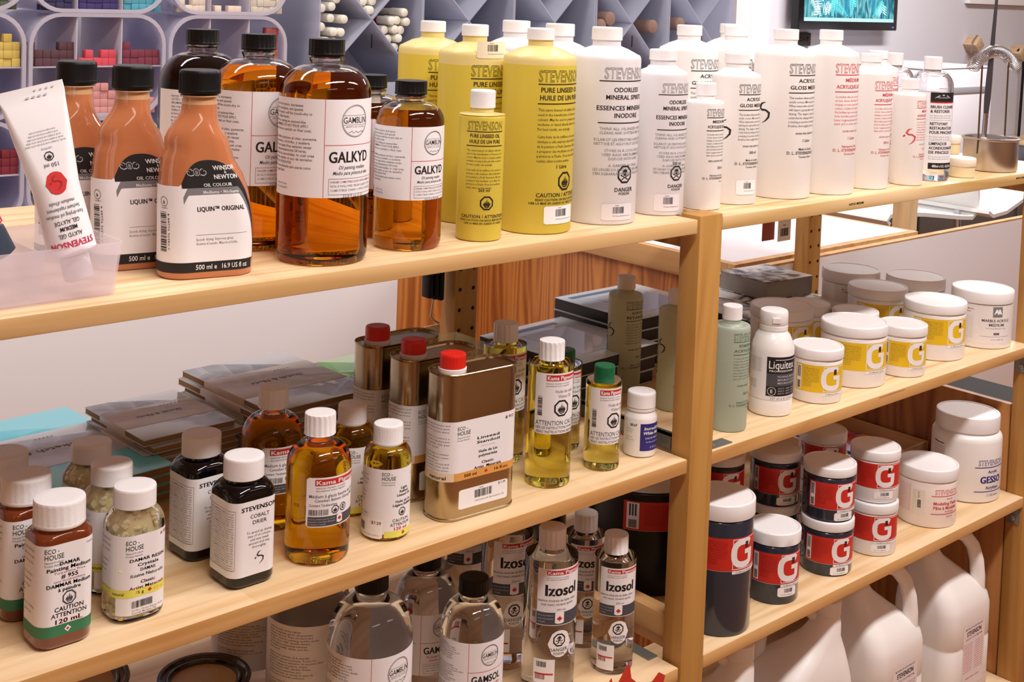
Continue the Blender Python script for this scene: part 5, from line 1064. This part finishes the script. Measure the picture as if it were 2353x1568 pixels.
def ink1(a):
    U = math.pi; R = pm('tube_red', (208,44,42), .5)
    def T(s_, y, h, m, w, b=0): a.text(s_, 0, y, h, m, 'c', width=w, bold=b, rot=U)
    T('STEVENSON', 12, 5.4, PNK, 38, .03); T('ALKYD GEL', 20, 3.6, BLK, 20); T('MEDIUM', 26, 3.4, BLK, 14, .02); T('GEL ALKYDE', 31.5, 3.6, BLK, 21); T('Fast-drying oil medium', 37.5, 3.2, DGY, 32); T('Sechant rapidement', 43, 3.2, DGY, 28); T("medium d'huile", 48.5, 3.2, DGY, 21)
    a.disc(0, 66, 10, R, 1, rx=9, n=20); a.swoosh(0, 66, 13, pm('tube_dark_red', (150,20,24), .5), 2); T('150 ml', 82, 3.4, DGY, 12); a.hazard(0, 90, 4.2, BLK, PAPER, 'flame', 1); T('CAUTION', 97, 1.8, GRY, 9)
    for i in range(5): T('mode d emploi voir la boite et le rabat', 101+2.8*i, 1.8, GRY, 34-3*i)
    for k in range(4): a.rect(-6+5*k, 142, -3+5*k, 143.4, LGY, 1); a.rect(2+5*k, 147.5, 4+5*k, 148.6, LGY, 1)
def ink2(a):
    U = math.pi
    a.rect(-34, 4, 34, 16, PNK, 1); a.text('Kama', 0, 10, 9, WHT, rot=U, width=34, lay=2, bold=.03)
    for i, s_ in enumerate(('huile pure alkyde', 'Pate Alkyde Blanche', 'alkyd white')): a.text(s_, 0, 22+6*i, 4, DGY, rot=U, width=36)
    a.hazard(8, 50, 7, BLK, PAPER); a.hazard(-9, 48, 7, BLK, PAPER); 
    for k in range(4): a.rect(-30, 66+4*k, 28, 69+4*k, DGY, 1)
tb = tube(55, 152, ink1, pm('white_tube_cap', (236,232,236), .4), 12.5, 22); tb.location = (-.797, .045, S0+.036); tb.rotation_euler = (R_(-6), R_(-14), R_(-14)); tb['label'] = 'white tube with a red round seal standing cap down in the frosted bin'
tb2 = tube(46, 140, ink2, FG, 17, 24); tb2.location = (-.862, .078, S0+.056); tb2.rotation_euler = (R_(-2), R_(-26), R_(-10)); tb2['label'] = 'white and crimson tube leaning at the left edge of the frosted bin'

# ================================================================== pads and books on the second board
def pad(nm, w, d, h, cover, edge, lab, loc, rz, group=None, film=False, band=None, word='pad', art=None):
    t = thing(nm, lab, word, loc, rz, group)
    MB().box(-w/2, w/2, -d/2, d/2, 0, h-.0012, 0, .0006).build('pages', edge, t)
    MB().box(-w/2-.0006, w/2+.0006, -d/2-.0006, d/2+.0006, h-.0012, h, 0, .0005).build('cover', cover, t)
    MB().box(-w/2-.0006, w/2+.0006, -d/2-.0006, d/2+.0006, -.0002, .0009, 0, .0003).build('back_cover', cover, t)
    if band: MB().box(-w/2-.0009, w/2+.0009, band[0], band[1], -.0003, h+.0004, 0, .0003).build('paper_band', band[2], t)
    if art: art(t, w, d, h)
    return t
KR = pm('kraft_page_edge', (150,112,72), .8, noise=200); FILM = pm('crinkled_film', (196,200,206), .12, metal=.35, coat=1, noise=25); FILMB = pm('blue_cover_film', (120,214,230), .3, coat=.4, noise=18)
GRYC = pm('grey_printed_cover', (186,186,186), .25, coat=.8, noise=22); BAND = pm('greige_band', (206,190,176), .4, coat=.3); REDE = pm('crimson_binding', (160,52,78), .5)
def sk(ink=DGY, txt='Sketch & Note'):
    def f(t, w, d, h):
        a = Art(); W = w*1000; a.text(txt, 0, 0, min(9, W*.06), ink, width=W*.5, rot=math.pi, res=1)
        for k in range(5): a.rect(W*.1+k*5, d*150, W*.1+3+k*5, d*150+1.6, ink, 1)
        a.build('lettering', t, lambda u, y, o: (u, y, h*1000+.5+o))
    return f
def stack(n, w, d, h, nm, cover, edge, base, cx, cy, rz, labs, grp, band=None, art=None, jit=.004):
    z = base; rr = random.Random(5+n)
    for i in range(n):
        top = i == n-1
        p = pad(nm, w, d, h, cover, edge, labs[1] if top else labs[0], (cx+rr.uniform(-jit, jit), cy+rr.uniform(-jit, jit), z), rz+rr.uniform(-.03, .03), None if top else grp, band=band, art=art if top else None, word='notebook')
        z += h+.0008
    return z
ZP = S1+.0006
stack(4, .21, .26, .0095, 'blue_notebook', FILMB, KR, ZP, -.690, .400, R_(4), ('blue notebook lower in the stack at the left end', 'topmost blue notebook with a pale band, left of the kraft notebook stacks'), 'blue notebooks under the top one', (-.05, .06, pm('pale_band', (196,196,204), .4, coat=.5)), sk())
stack(7, .118, .150, .0078, 'kraft_notebook', GRYC, KR, ZP, -.533, .388, R_(2), ('kraft-edged pocket notebook inside the smaller stack', 'topmost film-wrapped notebook of the smaller stack behind the dark bottles'), 'pocket notebooks under the top one', (-.03, .035, BAND), sk())
stack(8, .155, .212, .0082, 'kraft_notebook', GRYC, KR, ZP, -.372, .390, R_(1), ('kraft-edged notebook inside the larger stack', 'topmost film-wrapped notebook of the larger stack left of the tins'), 'larger notebooks under the top one', (-.045, .05, BAND), sk())
stack(5, .14, .18, .0088, 'green_notebook', pm('bright_green_cover', (116,178,54), .25, coat=.9, noise=20), KR, ZP, -.215, .410, R_(2), ('notebook under the bright green one', 'bright green film-wrapped notebook behind the tins'), 'notebooks below the green cover', None)
t = thing('acrylic_stand', 'clear bent acrylic stand behind the red-capped tins', 'stand', (-.06, .430, ZP))
ACR = milky('clear_acrylic_sheet', (236,228,196), .3, .08, see=.82)
slab('sheet', t, -.10, .055, -.09, .04, .060, .0615, ACR, .0005); slab('leg', t, -.10, -.0985, -.09, .04, 0, .0595, ACR, .0004); slab('leg', t, .0535, .055, -.09, .04, 0, .0595, ACR, .0004)
BLKP = pm('black_pad_edge', (16,14,18), .5); SILV = pm('silver_blue_film', (196,206,216), .3, metal=.0, coat=.5, noise=16)
def lite(t, w, d, h):
    W, D = w*1000, d*1000; a = Art(); a.rect(-W*.25, -D*.35, W*.38, D*.28, pm('pale_cover_panel', (206,208,212), .25, coat=.8), 0); a.rect(-W*.42, D*.36, W*.3, D*.42, pm('slate_strip', (92,110,126), .3), 0); a.build('cover_print', t, lambda u, y, o: (u, y, h*1000+.1+o))
for k in range(3): pad('film_pad', .185, .20, .019, SILV, BLKP, ('topmost silver film pad behind the walnut oil bottles' if k == 2 else 'black-edged pad under the topmost silver pad'), (.112+.002*k, .350-.002*k, ZP+.0198*k), R_(2+k), None if k == 2 else 'black-edged pads under the silver one', art=lite if k == 2 else None)
for k in range(4): pad('film_pad', .19, .18, .0195, SILV, BLKP, ('topmost glossy pad behind the shaded retarder bottles' if k == 3 else 'black-edged pad under the topmost glossy pad'), (.318, .400, ZP+.0203*k), R_(-2+k), None if k == 3 else 'black-edged pads behind the retarder bottles', art=lite if k == 3 else None)
sm, nt, b_ = mat_new('ink_sketch_cover'); tc = nt.nodes.new('ShaderNodeTexCoord'); nz = nt.nodes.new('ShaderNodeTexNoise'); nz.inputs['Scale'].default_value = 22; nz.inputs['Detail'].default_value = 7; nz.inputs['Distortion'].default_value = 1.5
nt.links.new(tc.outputs['Object'], nz.inputs['Vector']); rp = ramp(nt, [(.40,(50,48,48)),(.46,(160,156,152)),(.52,(222,218,216)),(.8,(236,232,230))]); nt.links.new(nz.outputs['Fac'], rp.inputs['Fac']); nt.links.new(rp.outputs['Color'], b_.inputs['Base Color']); b_.inputs['Roughness'].default_value = .3
for k in range(2): pad('sketch_pad', .26, .22, .022, sm, BLKP, ('topmost large sketch pad with an inky printed cover, right bay' if k else 'large sketch pad under the inky one in the right bay'), (.620, .372, ZP+.0226*k), R_(-3), 'large pads in the right bay' if 0 else None)
pad('boxed_set', .125, .115, .034, sm, pm('grey_box_card', (150,144,136), .6), 'thick square box with an inky cover lying on the large sketch pad', (.690, .408, ZP+.0460), R_(-4), word='box')

# ================================================================== jars
def jar(nm, R, H, lidh, body, lz0, lz1, art=None, lid=CAPW, ribs=0, content=None, word='jar', sm_=1.3, turn=0):
    t = thing(nm, '', word); zl = H-lidh
    MB().lathe(sc([(R-3, 0), (R-1, .9), (R, 3.2), (R, zl-5), (R-.5, zl-3.4), (R-2.6, zl-1.5), (R-2.8, zl+3)]), 64).build('body', body, t)
    MB().lathe(sc([(R-.6, zl-.4), (R+sm_-.2, zl), (R+sm_, zl+.6), (R+sm_, H-2.4), (R+sm_-.7, H-.8), (R+sm_-2, H), (R+sm_-3.6, H-.1), (R+sm_-4.6, H-.9), (R*.5, H-.8), (.4, H-.8)]), 120 if ribs else 72, 0, None, ribs, .00035, (.001*(zl+.5), .001*(H-2.5))).build('lid', lid, t)
    if art: a = Art(); art(a, R, lz0, lz1); o = a.build('label', t, wround(R)); o.rotation_euler = (0, 0, R_(turn))
    return t
def glab(col, dark, stick=None):
    def f(a, R, z0, z1):
        h = z1-z0; s_ = R/38; x0 = -46*s_; x1 = 50*s_; k = h/34
        a.rect(x0, z0, x1, z1, col, 0); a.rect(x0+2.2*s_, z0+2*k, x0+10.5*s_, z1-1.5*k, PAPER, 1)
        a.bars(x0+3.6*s_, z0+3*k, x0+9*s_, z0+13*k, BLK, False, 4, 2)
        for i in range(3): a.rect(x0+(3.8+1.9*i)*s_, z0+17*k, x0+(5+1.9*i)*s_, z1-3*k, DGY, 2)
        for i in range(12): a.text(['GOLDEN gel mediums dry to a', 'clear film. Use with acrylic', 'colours. Mix in any amount.', 'Pintura y gel acrilico.'][i % 4], x0+14*s_, z1-(4+2.05*i)*k, 1.2*k, dark, 'l', width=(24 if i < 9 else 13)*s_)
        gx0 = -2*s_; a.rect(gx0, z0+1.2*k, x1, z0+2*k, PAPER, 1); a.rect(gx0, z1-2*k, x1, z1-1.2*k, PAPER, 1); a.rect(gx0, z0+1.2*k, gx0+.8*s_, z1-1.2*k, PAPER, 1)
        # the big initial, drawn as a thick rounded C with a bar
        cx, cy, r_ = gx0+15*s_, z0+17.6*k, 12*k; P = []
        for i in range(19): t_ = math.radians(48+(312-48)*i/18); P.append((cx+r_*1.02*math.copysign(abs(math.cos(t_))**.75, math.cos(t_)), cy+r_*math.copysign(abs(math.sin(t_))**.75, math.sin(t_))))
        a.stroke(P+[(cx+r_*.80, cy-r_*.45), (cx+r_*.80, cy-r_*.02)], 6.6*k, PAPER, 2); a.rect(cx+.1*r_, cy-r_*.12, cx+r_*1.08, cy+r_*.28, PAPER, 2)
        a.rect(cx+.15*r_, cy+r_*.42, cx+r_*.5, cy+r_*.95, pm('dark_square_ink', (70,30,14), .5), 3); a.rect(x0, z0-.2*k, x1, z0+0*k, PAPER, 1)
        a.rect(gx0, z0-3.4*k, x1, z0, PAPER, 1); a.text('Gel Medium (Gloss)', gx0+16*s_, z0-1.7*k, 1.8*k, GRY, width=24*s_, lay=2)
        if stick: a.rect(-6*s_, z0-14*k, 26*s_, z0-3.6*k, PAPER2, 2, rc=1.5); a.bars(4*s_, z0-9.5*k, 18*s_, z0-5*k, BLK, True, 3, 3); a.text('Gel Gloss Medium', -1*s_, z0-11.8*k, 1.5*k, GRY, 'l', width=20*s_, lay=3)
    return f
YLAB = glab(YEL, pm('brown_small_print', (120,84,20), .6)); RLAB = glab(pm('jar_label_red', (202,42,30), .5), pm('dark_red_small_print', (120,20,18), .6), True); RLAB0 = glab(pm('jar_label_red', (202,42,30), .5), pm('dark_red_small_print', (120,20,18), .6))
GJ = 'white gel medium jars'
j8 = jar('gel_jar', 37.4, 80, 15, JARW, 17, 57, YLAB, turn=-37); j8.location = (.352, .056, S1); j8['label'] = 'small white jar with yellow label, first right of the white squeeze bottle'
dup(j8, (.580, .052, S1), 0, 'small white yellow-labelled jar between two larger ones in the front row')
dup(j8, (.562, .224, S1), 0, 'small white jar in shade, tucked behind the larger shaded jar')
dup(j8, (.588, .147, S1), 0, 'small white jar of which only the lid rises behind the first large jar')
j16 = jar('gel_jar', 50.5, 94, 16, JARW, 27, 70, YLAB, turn=-31); j16.location = (.476, .075, S1); j16['label'] = 'larger white jar with yellow label, first of its size in the front row'
dup(j16, (.722, .078, S1), 0, 'larger white yellow-labelled jar in the front row beside the marble medium jar')
dup(j16, (.463, .204, S1), 0, 'larger white jar with a tan shaded lid right behind the white squeeze bottle')
dup(j16, (.728, .194, S1), 0, 'larger white jar with shaded lid in the second row, mid-way along the right bay')
def mlab(a, R, z0, z1):
    a.rect(-62, z0, 60, z1, pm('glossy_clear_label', (232,226,224), .25), 0)
    a.rect(8, 56, 26, 74, GRY, 1); a.poly([(10, 61), (14, 70), (16, 70), (20, 61)], PAPER2, 2); a.poly([(16, 61), (19, 70), (21.5, 70), (25, 61)], PAPER2, 2)
    a.text('MARBLE ACRYLIC', 16, 50, 4.6, DGY, width=52, bold=.02); a.text('MEDIUM', 16, 42.5, 4.6, DGY, width=28, bold=.02); a.text('Fine Texture Medium for acrylic', 16, 36.5, 2, GRY, width=38); a.text('MM', 16, 27, 4.6, DGY, width=10, bold=.02); a.rect(-12, 22, 44, 22.4, GRY, 1); a.text('16 fl oz (473 ml)', 18, 17, 2.2, GRY, width=24)
    a.text('Marque Marbre', -36, 68, 2.6, RST, width=24, bold=.01); a.text('fin Medium', -38, 63.5, 2.6, RST, width=18, bold=.01)
    for i in range(12): a.text('Dries to a rough marble finish', -58, 56-3.4*i, 1.6, LGY, 'l', width=34)
mj = jar('medium_jar', 51.5, 98, 20, JARW, 10, 76, mlab, turn=-50); mj.location = (.864, .068, S1); mj['label'] = 'white marble medium jar with a grey square emblem at the right end'
dup(mj, (.792, .292, S1), R_(30), 'tall shaded white jar furthest back in the right bay')
dup(mj, (.846, .190, S1), R_(24), 'shaded white jar with a domed lid in the back row, second from the right end')
# squeeze bottle
t = thing('squeeze_bottle', 'white flip-top squeeze bottle with a black label beside the middle upright', 'bottle', (.243, .058, S1), R_(-44)); R = 31
MB().lathe(sc([(R-3,0),(R-.8,1),(R,3),(R,22),(R-.6,24),(R,26),(R,92),(R-.8,98),(R-4,106),(24,113),(20,117.5),(19.5,120)]), 64).build('body', pm('pearly_white_plastic', (242,238,234), .2, coat=.4), t)
MB().lathe(sc([(19.4,119),(20.4,119.6),(20.4,126),(19.9,126.6),(20.3,127.2),(20.1,144),(19,146.6),(16.5,147.6),(.4,147.2)]), 56).box(-.005, .006, -.0222, -.0195, .132, .139).build('flip_cap', CAPW, t)
a = Art(); a.rect(-44, 24, 44, 86, PAPER, 0); a.rect(-12, 62, 44, 86, BLK, 1); a.rect(-12, 44, 44, 62, DGY, 1); a.rect(-12, 30, 44, 44, BLK, 1)
a.text('Liquitex', 12, 75, 11, WHT, width=42, bold=.01, lay=2); a.text('PROFESSIONAL', 12, 66, 2.6, WHT, width=40, bold=.02, lay=2); a.rect(0, 81.5, 40, 82.3, WHT, 2)
for i, s_ in enumerate(('POURING MEDIUM', 'MEDIUM DE COULAGE', 'MEDIUM DE VERTIDO')): a.text(s_, 4, 58-4.6*i, 2.6, LGY, 'l', width=34, lay=2, bold=.01)
a.ring(-4, 37, 6, .6, WHT, 24, 2); a.text('E', -4, 37, 5, WHT, lay=2, bold=.02)
for i in range(3): a.text('EFFECTS   EFFETS   EFECTOS', 5, 41-3.6*i, 1.8, LGY, 'l', width=34, lay=2)
a.text('237 ml e 8 US fl oz', -6, 26.8, 3.2, GRY, 'l', width=40)
for i in range(8): a.text('flow medium for acrylics', -42, 82-2.6*i, 1.4, OLV, 'l', width=22)
for i in range(5): a.text('medium fluide', -42, 50-2.6*i, 1.4, GRY, 'l', width=15)
a.build('label', t, wround(R))

# ---- third board of the right bay: dark and white jars with red labels
q32 = jar('dark_jar', 46, 181, 22, JARD, 91, 136, RLAB0, turn=-25); q32.location = (.131, .050, S2); q32['label'] = 'tall dark blue-black jar with red label, half hidden by the middle upright'
q8 = jar('dark_jar', 37.8, 103, 18, JARD, 30, 74, RLAB, ribs=110, turn=-32); q8.location = (.262, .054, S2); q8['label'] = 'short dark jar with a ribbed lid standing alone next to the tallest dark jar'
s8 = jar('dark_jar', 39, 82, 14, JARD, 19, 59, RLAB, turn=-37); s8.location = (.403, .058, S2); s8['label'] = 'lower dark jar of the front stack, red label partly below its twin'
dup(s8, (.405, .060, S2+.0824), R_(4), 'upper dark jar of the front stack, half its lid in shade')
dup(s8, (.385, .146, S2), R_(2), 'lower dark jar of the shaded stack behind the front one')
dup(s8, (.387, .148, S2+.0824), R_(-2), 'upper dark jar of the shaded stack behind the front one')
dup(s8, (.300, .190, S2), R_(3), 'lower dark jar in deep shade behind the ribbed-lid jar')
dup(s8, (.302, .192, S2+.0824), 0, 'upper dark jar in deep shade against the middle upright')
w8 = jar('white_jar', 38, 82, 15, JARW, 24, 63, RLAB, turn=-50); w8.location = (.520, .053, S2); w8['label'] = 'lower white jar with red label in the short white stack'
dup(w8, (.524, .056, S2+.0824), R_(2), 'upper white jar with red label in the short white stack')
dup(w8, (.520, .152, S2), 0, 'lower white jar in shade behind the short white stack'); dup(w8, (.522, .154, S2+.0824), 0, 'upper white jar in shade behind the short white stack')
gj = jar('dark_jar', 84, 178, 26, pm('black_gesso_bucket', (14,14,20), .35), 96, 138, RLAB0); gj.location = (.165, .220, S2); gj['label'] = 'big black bucket jar in deep shade behind the middle upright'
dup(q32, (.100, .385, S2), R_(20), 'dark jar with a red label far back beside the big black bucket')
def mplab(a, R, z0, z1):
    c = pm('paste_red_ink', (208,60,58), .6); a.text('STEVENSON', 16, 61, 8, c, width=48, outline=True, res=2); a.rect(-14, 53.5, 46, 54.6, c, 1); a.text('Acrylic', 20, 49.5, 3, c, width=14); a.text('Modeling Paste', 14, 42, 5.2, c, width=48, bold=.02); a.text('P\u00e2te \u00e0 Modeler', 14, 34.5, 5.2, c, width=48, bold=.02); a.text('Acrylique', 20, 28.5, 3, c, width=20); a.rect(-14, 23.5, 46, 24.6, c, 1); a.text('473 ml', 20, 19.5, 2.6, c, width=14)
    for i in range(14): a.text('Modeling paste for relief', -74, 66-3.3*i, 1.7, c, 'l', width=26)
    a.rect(-44, 20, -24, 62, pm('clear_sticker', (230,220,206), .3), 1); a.bars(-36, 32, -30, 46, BLK, False, 4, 2); a.text('$13.99', -34, 54, 2.4, OLV, rot=math.pi/2, lay=2)
t = jar('paste_jar', 48.5, 97, 20, pm('translucent_paste_jar', (240,228,222), .3), 0, 0, mplab, turn=-35); t.location = (.699, .062, S2); t['label'] = 'white modeling paste jar printed in red, between the stacked jars and the big tub'
# gesso tub
t = thing('gesso_tub', 'big white gesso tub printed in navy at the right end', 'tub', (.862, .082, S2), R_(-35)); R = 60
MB().lathe(sc([(R-5,0),(R-1.5,1.5),(R,5),(R,104),(R-.8,110),(R-4,115),(R-8,117.5),(R-9,121)]), 80).build('body', pm('gesso_plastic', (240,236,234), .3), t)
MB().lathe(sc([(R-8.2,119.5),(R-5.6,120),(R-5.2,121.5),(R-5.2,143),(R-6,146.4),(R-8,147.4),(R-10,147.2),(R-11,146.2),(.5,146.2)]), 80).build('lid', CAPW, t)
a = Art(); a.text('STEVENSON', 22, 72, 9.5, BLU, width=56, outline=True, res=2); a.rect(-12, 63, 56, 64.4, BLU, 1); a.text('Acrylic', 24, 56, 5.4, BLU, width=22, bold=.015); a.text('GESSO', 22, 42, 11.5, BLU, width=46, bold=.05); a.text('Acrylique', 24, 28, 5.4, BLU, width=30, bold=.015); a.rect(-12, 20.5, 56, 21.8, BLU, 1); a.text('1.125 Litre', 26, 14.5, 4, BLU, width=26)
a.bars(-52, 30, -40, 62, BLU, False, 7); a.text('Modelling instructions', -92, 96, 3, BLU, 'l', width=24, bold=.02)
for i in range(13): a.text('Prime the surface before use', -92, 90-4*i, 2, BLU, 'l', width=26)
a.build('printing', t, wround(R))
# wooden tray and its colourful packet
t = thing('wooden_tray', 'pale wooden tray at the back right of the third board', 'tray', (.818, .330, S2+.0004)); WD = wood('tray_wood', (226,190,148), (190,140,90), 'y', 1, .4)
for x in (-.095, .089): slab('side', t, x, x+.006, -.145, .145, 0, .050, WD, .0006)
for y in (-.145, .139): slab('end', t, -.0888, .0888, y, y+.006, 0, .050, WD, .0006)
slab('bottom', t, -.0888, .0888, -.1388, .1388, 0, .004, WD, .0004)
cm_, nt, b_ = mat_new('bright_printed_packet'); tc = nt.nodes.new('ShaderNodeTexCoord'); vo = nt.nodes.new('ShaderNodeTexVoronoi'); vo.inputs['Scale'].default_value = 60; nt.links.new(tc.outputs['Object'], vo.inputs['Vector'])
rp = ramp(nt, [(.1,(40,70,170)),(.35,(230,120,50)),(.6,(214,70,120)),(.85,(230,226,236))]); rp.color_ramp.interpolation = 'CONSTANT'; nt.links.new(vo.outputs['Color'], rp.inputs['Fac']); nt.links.new(rp.outputs['Color'], b_.inputs['Base Color']); b_.inputs['Roughness'].default_value = .3
t = thing('colourful_packet', 'brightly printed packet lying in the wooden tray', 'packet', (.815, .345, S2+.0052), R_(10)); slab('packet', t, -.06, .05, -.09, .09, 0, .035, cm_, .003)

# ---- gallon jugs on the fourth board
def jug():
    t = thing('gallon_jug', '', 'jug'); W = 148; P = pm('jug_plastic', (240,234,230), .38, Subsurface_Weight=.1, Subsurface_Radius=(.02,.02,.02), Subsurface_Scale=.4)
    D = 122
    b = MB(); b.loft(sc([(0, W-16, D-16, 22), (2, W-6, D-6, 26), (7, W, D, 28), (100, W, D, 28), (102, W-2, D-2, 28), (106, W-2, D-2, 28), (108, W, D, 28), (160, W, D, 30), (176, W-4, D-3, 32, -1, 1), (196, W-24, D-16, 34, -7, 6), (216, W-54, D-40, 32, -17, 14), (238, W-86, D-64, 29, -26, 21), (260, 44, 44, 21, -32, 26), (274, 34, 34, 17, -34, 27), (282, 33, 33, 16.5, -34, 27)]), 0, None, 12)
    b.build('body', P, t, 45)
    hp = [(-38, 0, 254), (-16, 0, 274), (10, 0, 282), (34, 0, 275), (50, 0, 256), (58, 0, 230), (61, 0, 204), (60, 0, 180), (54, 0, 162)]
    V = MB(); V.tube([Vector((p[0]*.00077, -p[0]*.00062, p[2]*.001)) for p in hp], [.010,.0115,.012,.012,.012,.0125,.013,.015,.016], 16); V.build('handle', P, t, 60)
    c = cap_round(t, 272, 294, 19.5, CAPW, rib=60, amp=.3, top=1.5); c.location = (-.034, .027, 0)
    return t
def juglab(t, c, top):
    a = Art(); a.rect(-34, 30, 38, 142, pm('jug_label_film', (234,222,222), .45), 0); a.text(top, 2, 134, 3.2, GRY, width=58); a.text('STEVENSON', 2, 125, 8, c, width=48, bold=.02); a.text('ACRYLIC GLOSS MEDIUM', 2, 116, 3.2, GRY, width=54)
    for i in range(13): a.text('This medium dilutes and adds', -30, 107-4*i, 1.9, c, 'l', width=28); a.text('Ce medium dilue les couleurs', 5, 107-4*i, 1.9, c, 'l', width=29)
    a.text('NON TOXIC  4 Litres', 2, 46, 3, c, width=44); a.build('label', t, wrect(148, 122, 28))
jg = jug(); jl = ['gallon jug furthest right under the third board, pink-printed label', 'gallon jug second from the right with a black-printed label', 'gallon jug third from the right, only its rounded shoulder in view', 'gallon jug nearest the middle upright, its shoulder at the bottom edge']
jj = []
for i, (x, y) in enumerate(((.800, .078), (.580, .078), (.368, .078), (.155, .078))):
    loc = (x, y, S3+.0004)
    j = jg if i == 0 else dup(jg, loc, 0 if i < 2 else R_(165), jl[i]); j.location = loc; j['label'] = jl[i]; j['group'] = 'gallon jugs on the lowest board'; jj.append(j)
for i in (0, 1): juglab(jj[i], PNK if i == 0 else DGY, 'MEDIUM ACRYLIQUE BRILLANT')
# ---- paint tins on the lower left board
def can(R, H):
    t = thing('paint_can', '', 'paint can'); KB = pm('black_can_rim', (22,20,24), .22, coat=.6)
    MB().lathe(sc([(R-1.5, 0), (R, .8), (R-1, 2), (R-1, H-6), (R, H-4), (R+.6, H-1.4), (R-.4, H), (R-4, H-.2), (R-6, H-3.5), (R-9, H-4), (R-10.5, H-1.8), (R-12.5, H-1.8), (R-13.5, H-4.6), (R-16, H-5.4)]), 72, cap=False).build('body', KB, t)
    MB().lathe(sc([(R-14.2, H-4.9), (R-15.5, H-5.6), (R-16, H-5.5), (.4, H-5.5)]), 72, cap=False).build('lid', pm('khaki_lid', (190,160,110), .4), t)
    MB().tube(sc([(0, -R-1, H*.7), (R*.5, -R*.9-6, H*.62), (R*.95, -R*.5, H*.62), (R+1.5, 0, H*.7)]), .0016, 8).build('bail_handle', KB, t)
    return t
cn = can(51, 90); cn.location = (-.566, .212, S2+.0004); cn['label'] = 'round can with black rim and khaki lid, whole rim showing at the bottom edge'
t = can(74, 134); t.location = (-.730, .225, S2+.0004); t['label'] = 'larger black-rimmed can at the bottom left, mostly under the board'
# ---- red paper leaf taped to the lower board edge
t = thing('paper_leaf', 'red paper cut-out with jagged points fixed to the lowest board edge', 'paper cut-out', (-.092, -.0012, .640))
P = [(-62,-10),(-54,34),(-40,48),(-34,30),(-22,44),(-9,58),(-4,36),(10,24),(30,14),(48,26),(60,18),(52,-6),(30,-40),(-30,-44)]
MB().prism([(x*.001, y*.001) for x, y in P], -.0004, .0004, T=Matrix.Rotation(R_(90), 4, 'X')).build('card', pm('red_card', (200,52,38), .5), t)
# a whisker of air under everything that stands on a board, so that faces do not coincide
for o in COL.objects:
    if o.parent is None and o.type == 'EMPTY' and not o.name.startswith('shelving'):
        for s_ in (S0, S1, S2, S3):
            if abs(o.location.z-s_) < 1e-6: o.location.z += .0004
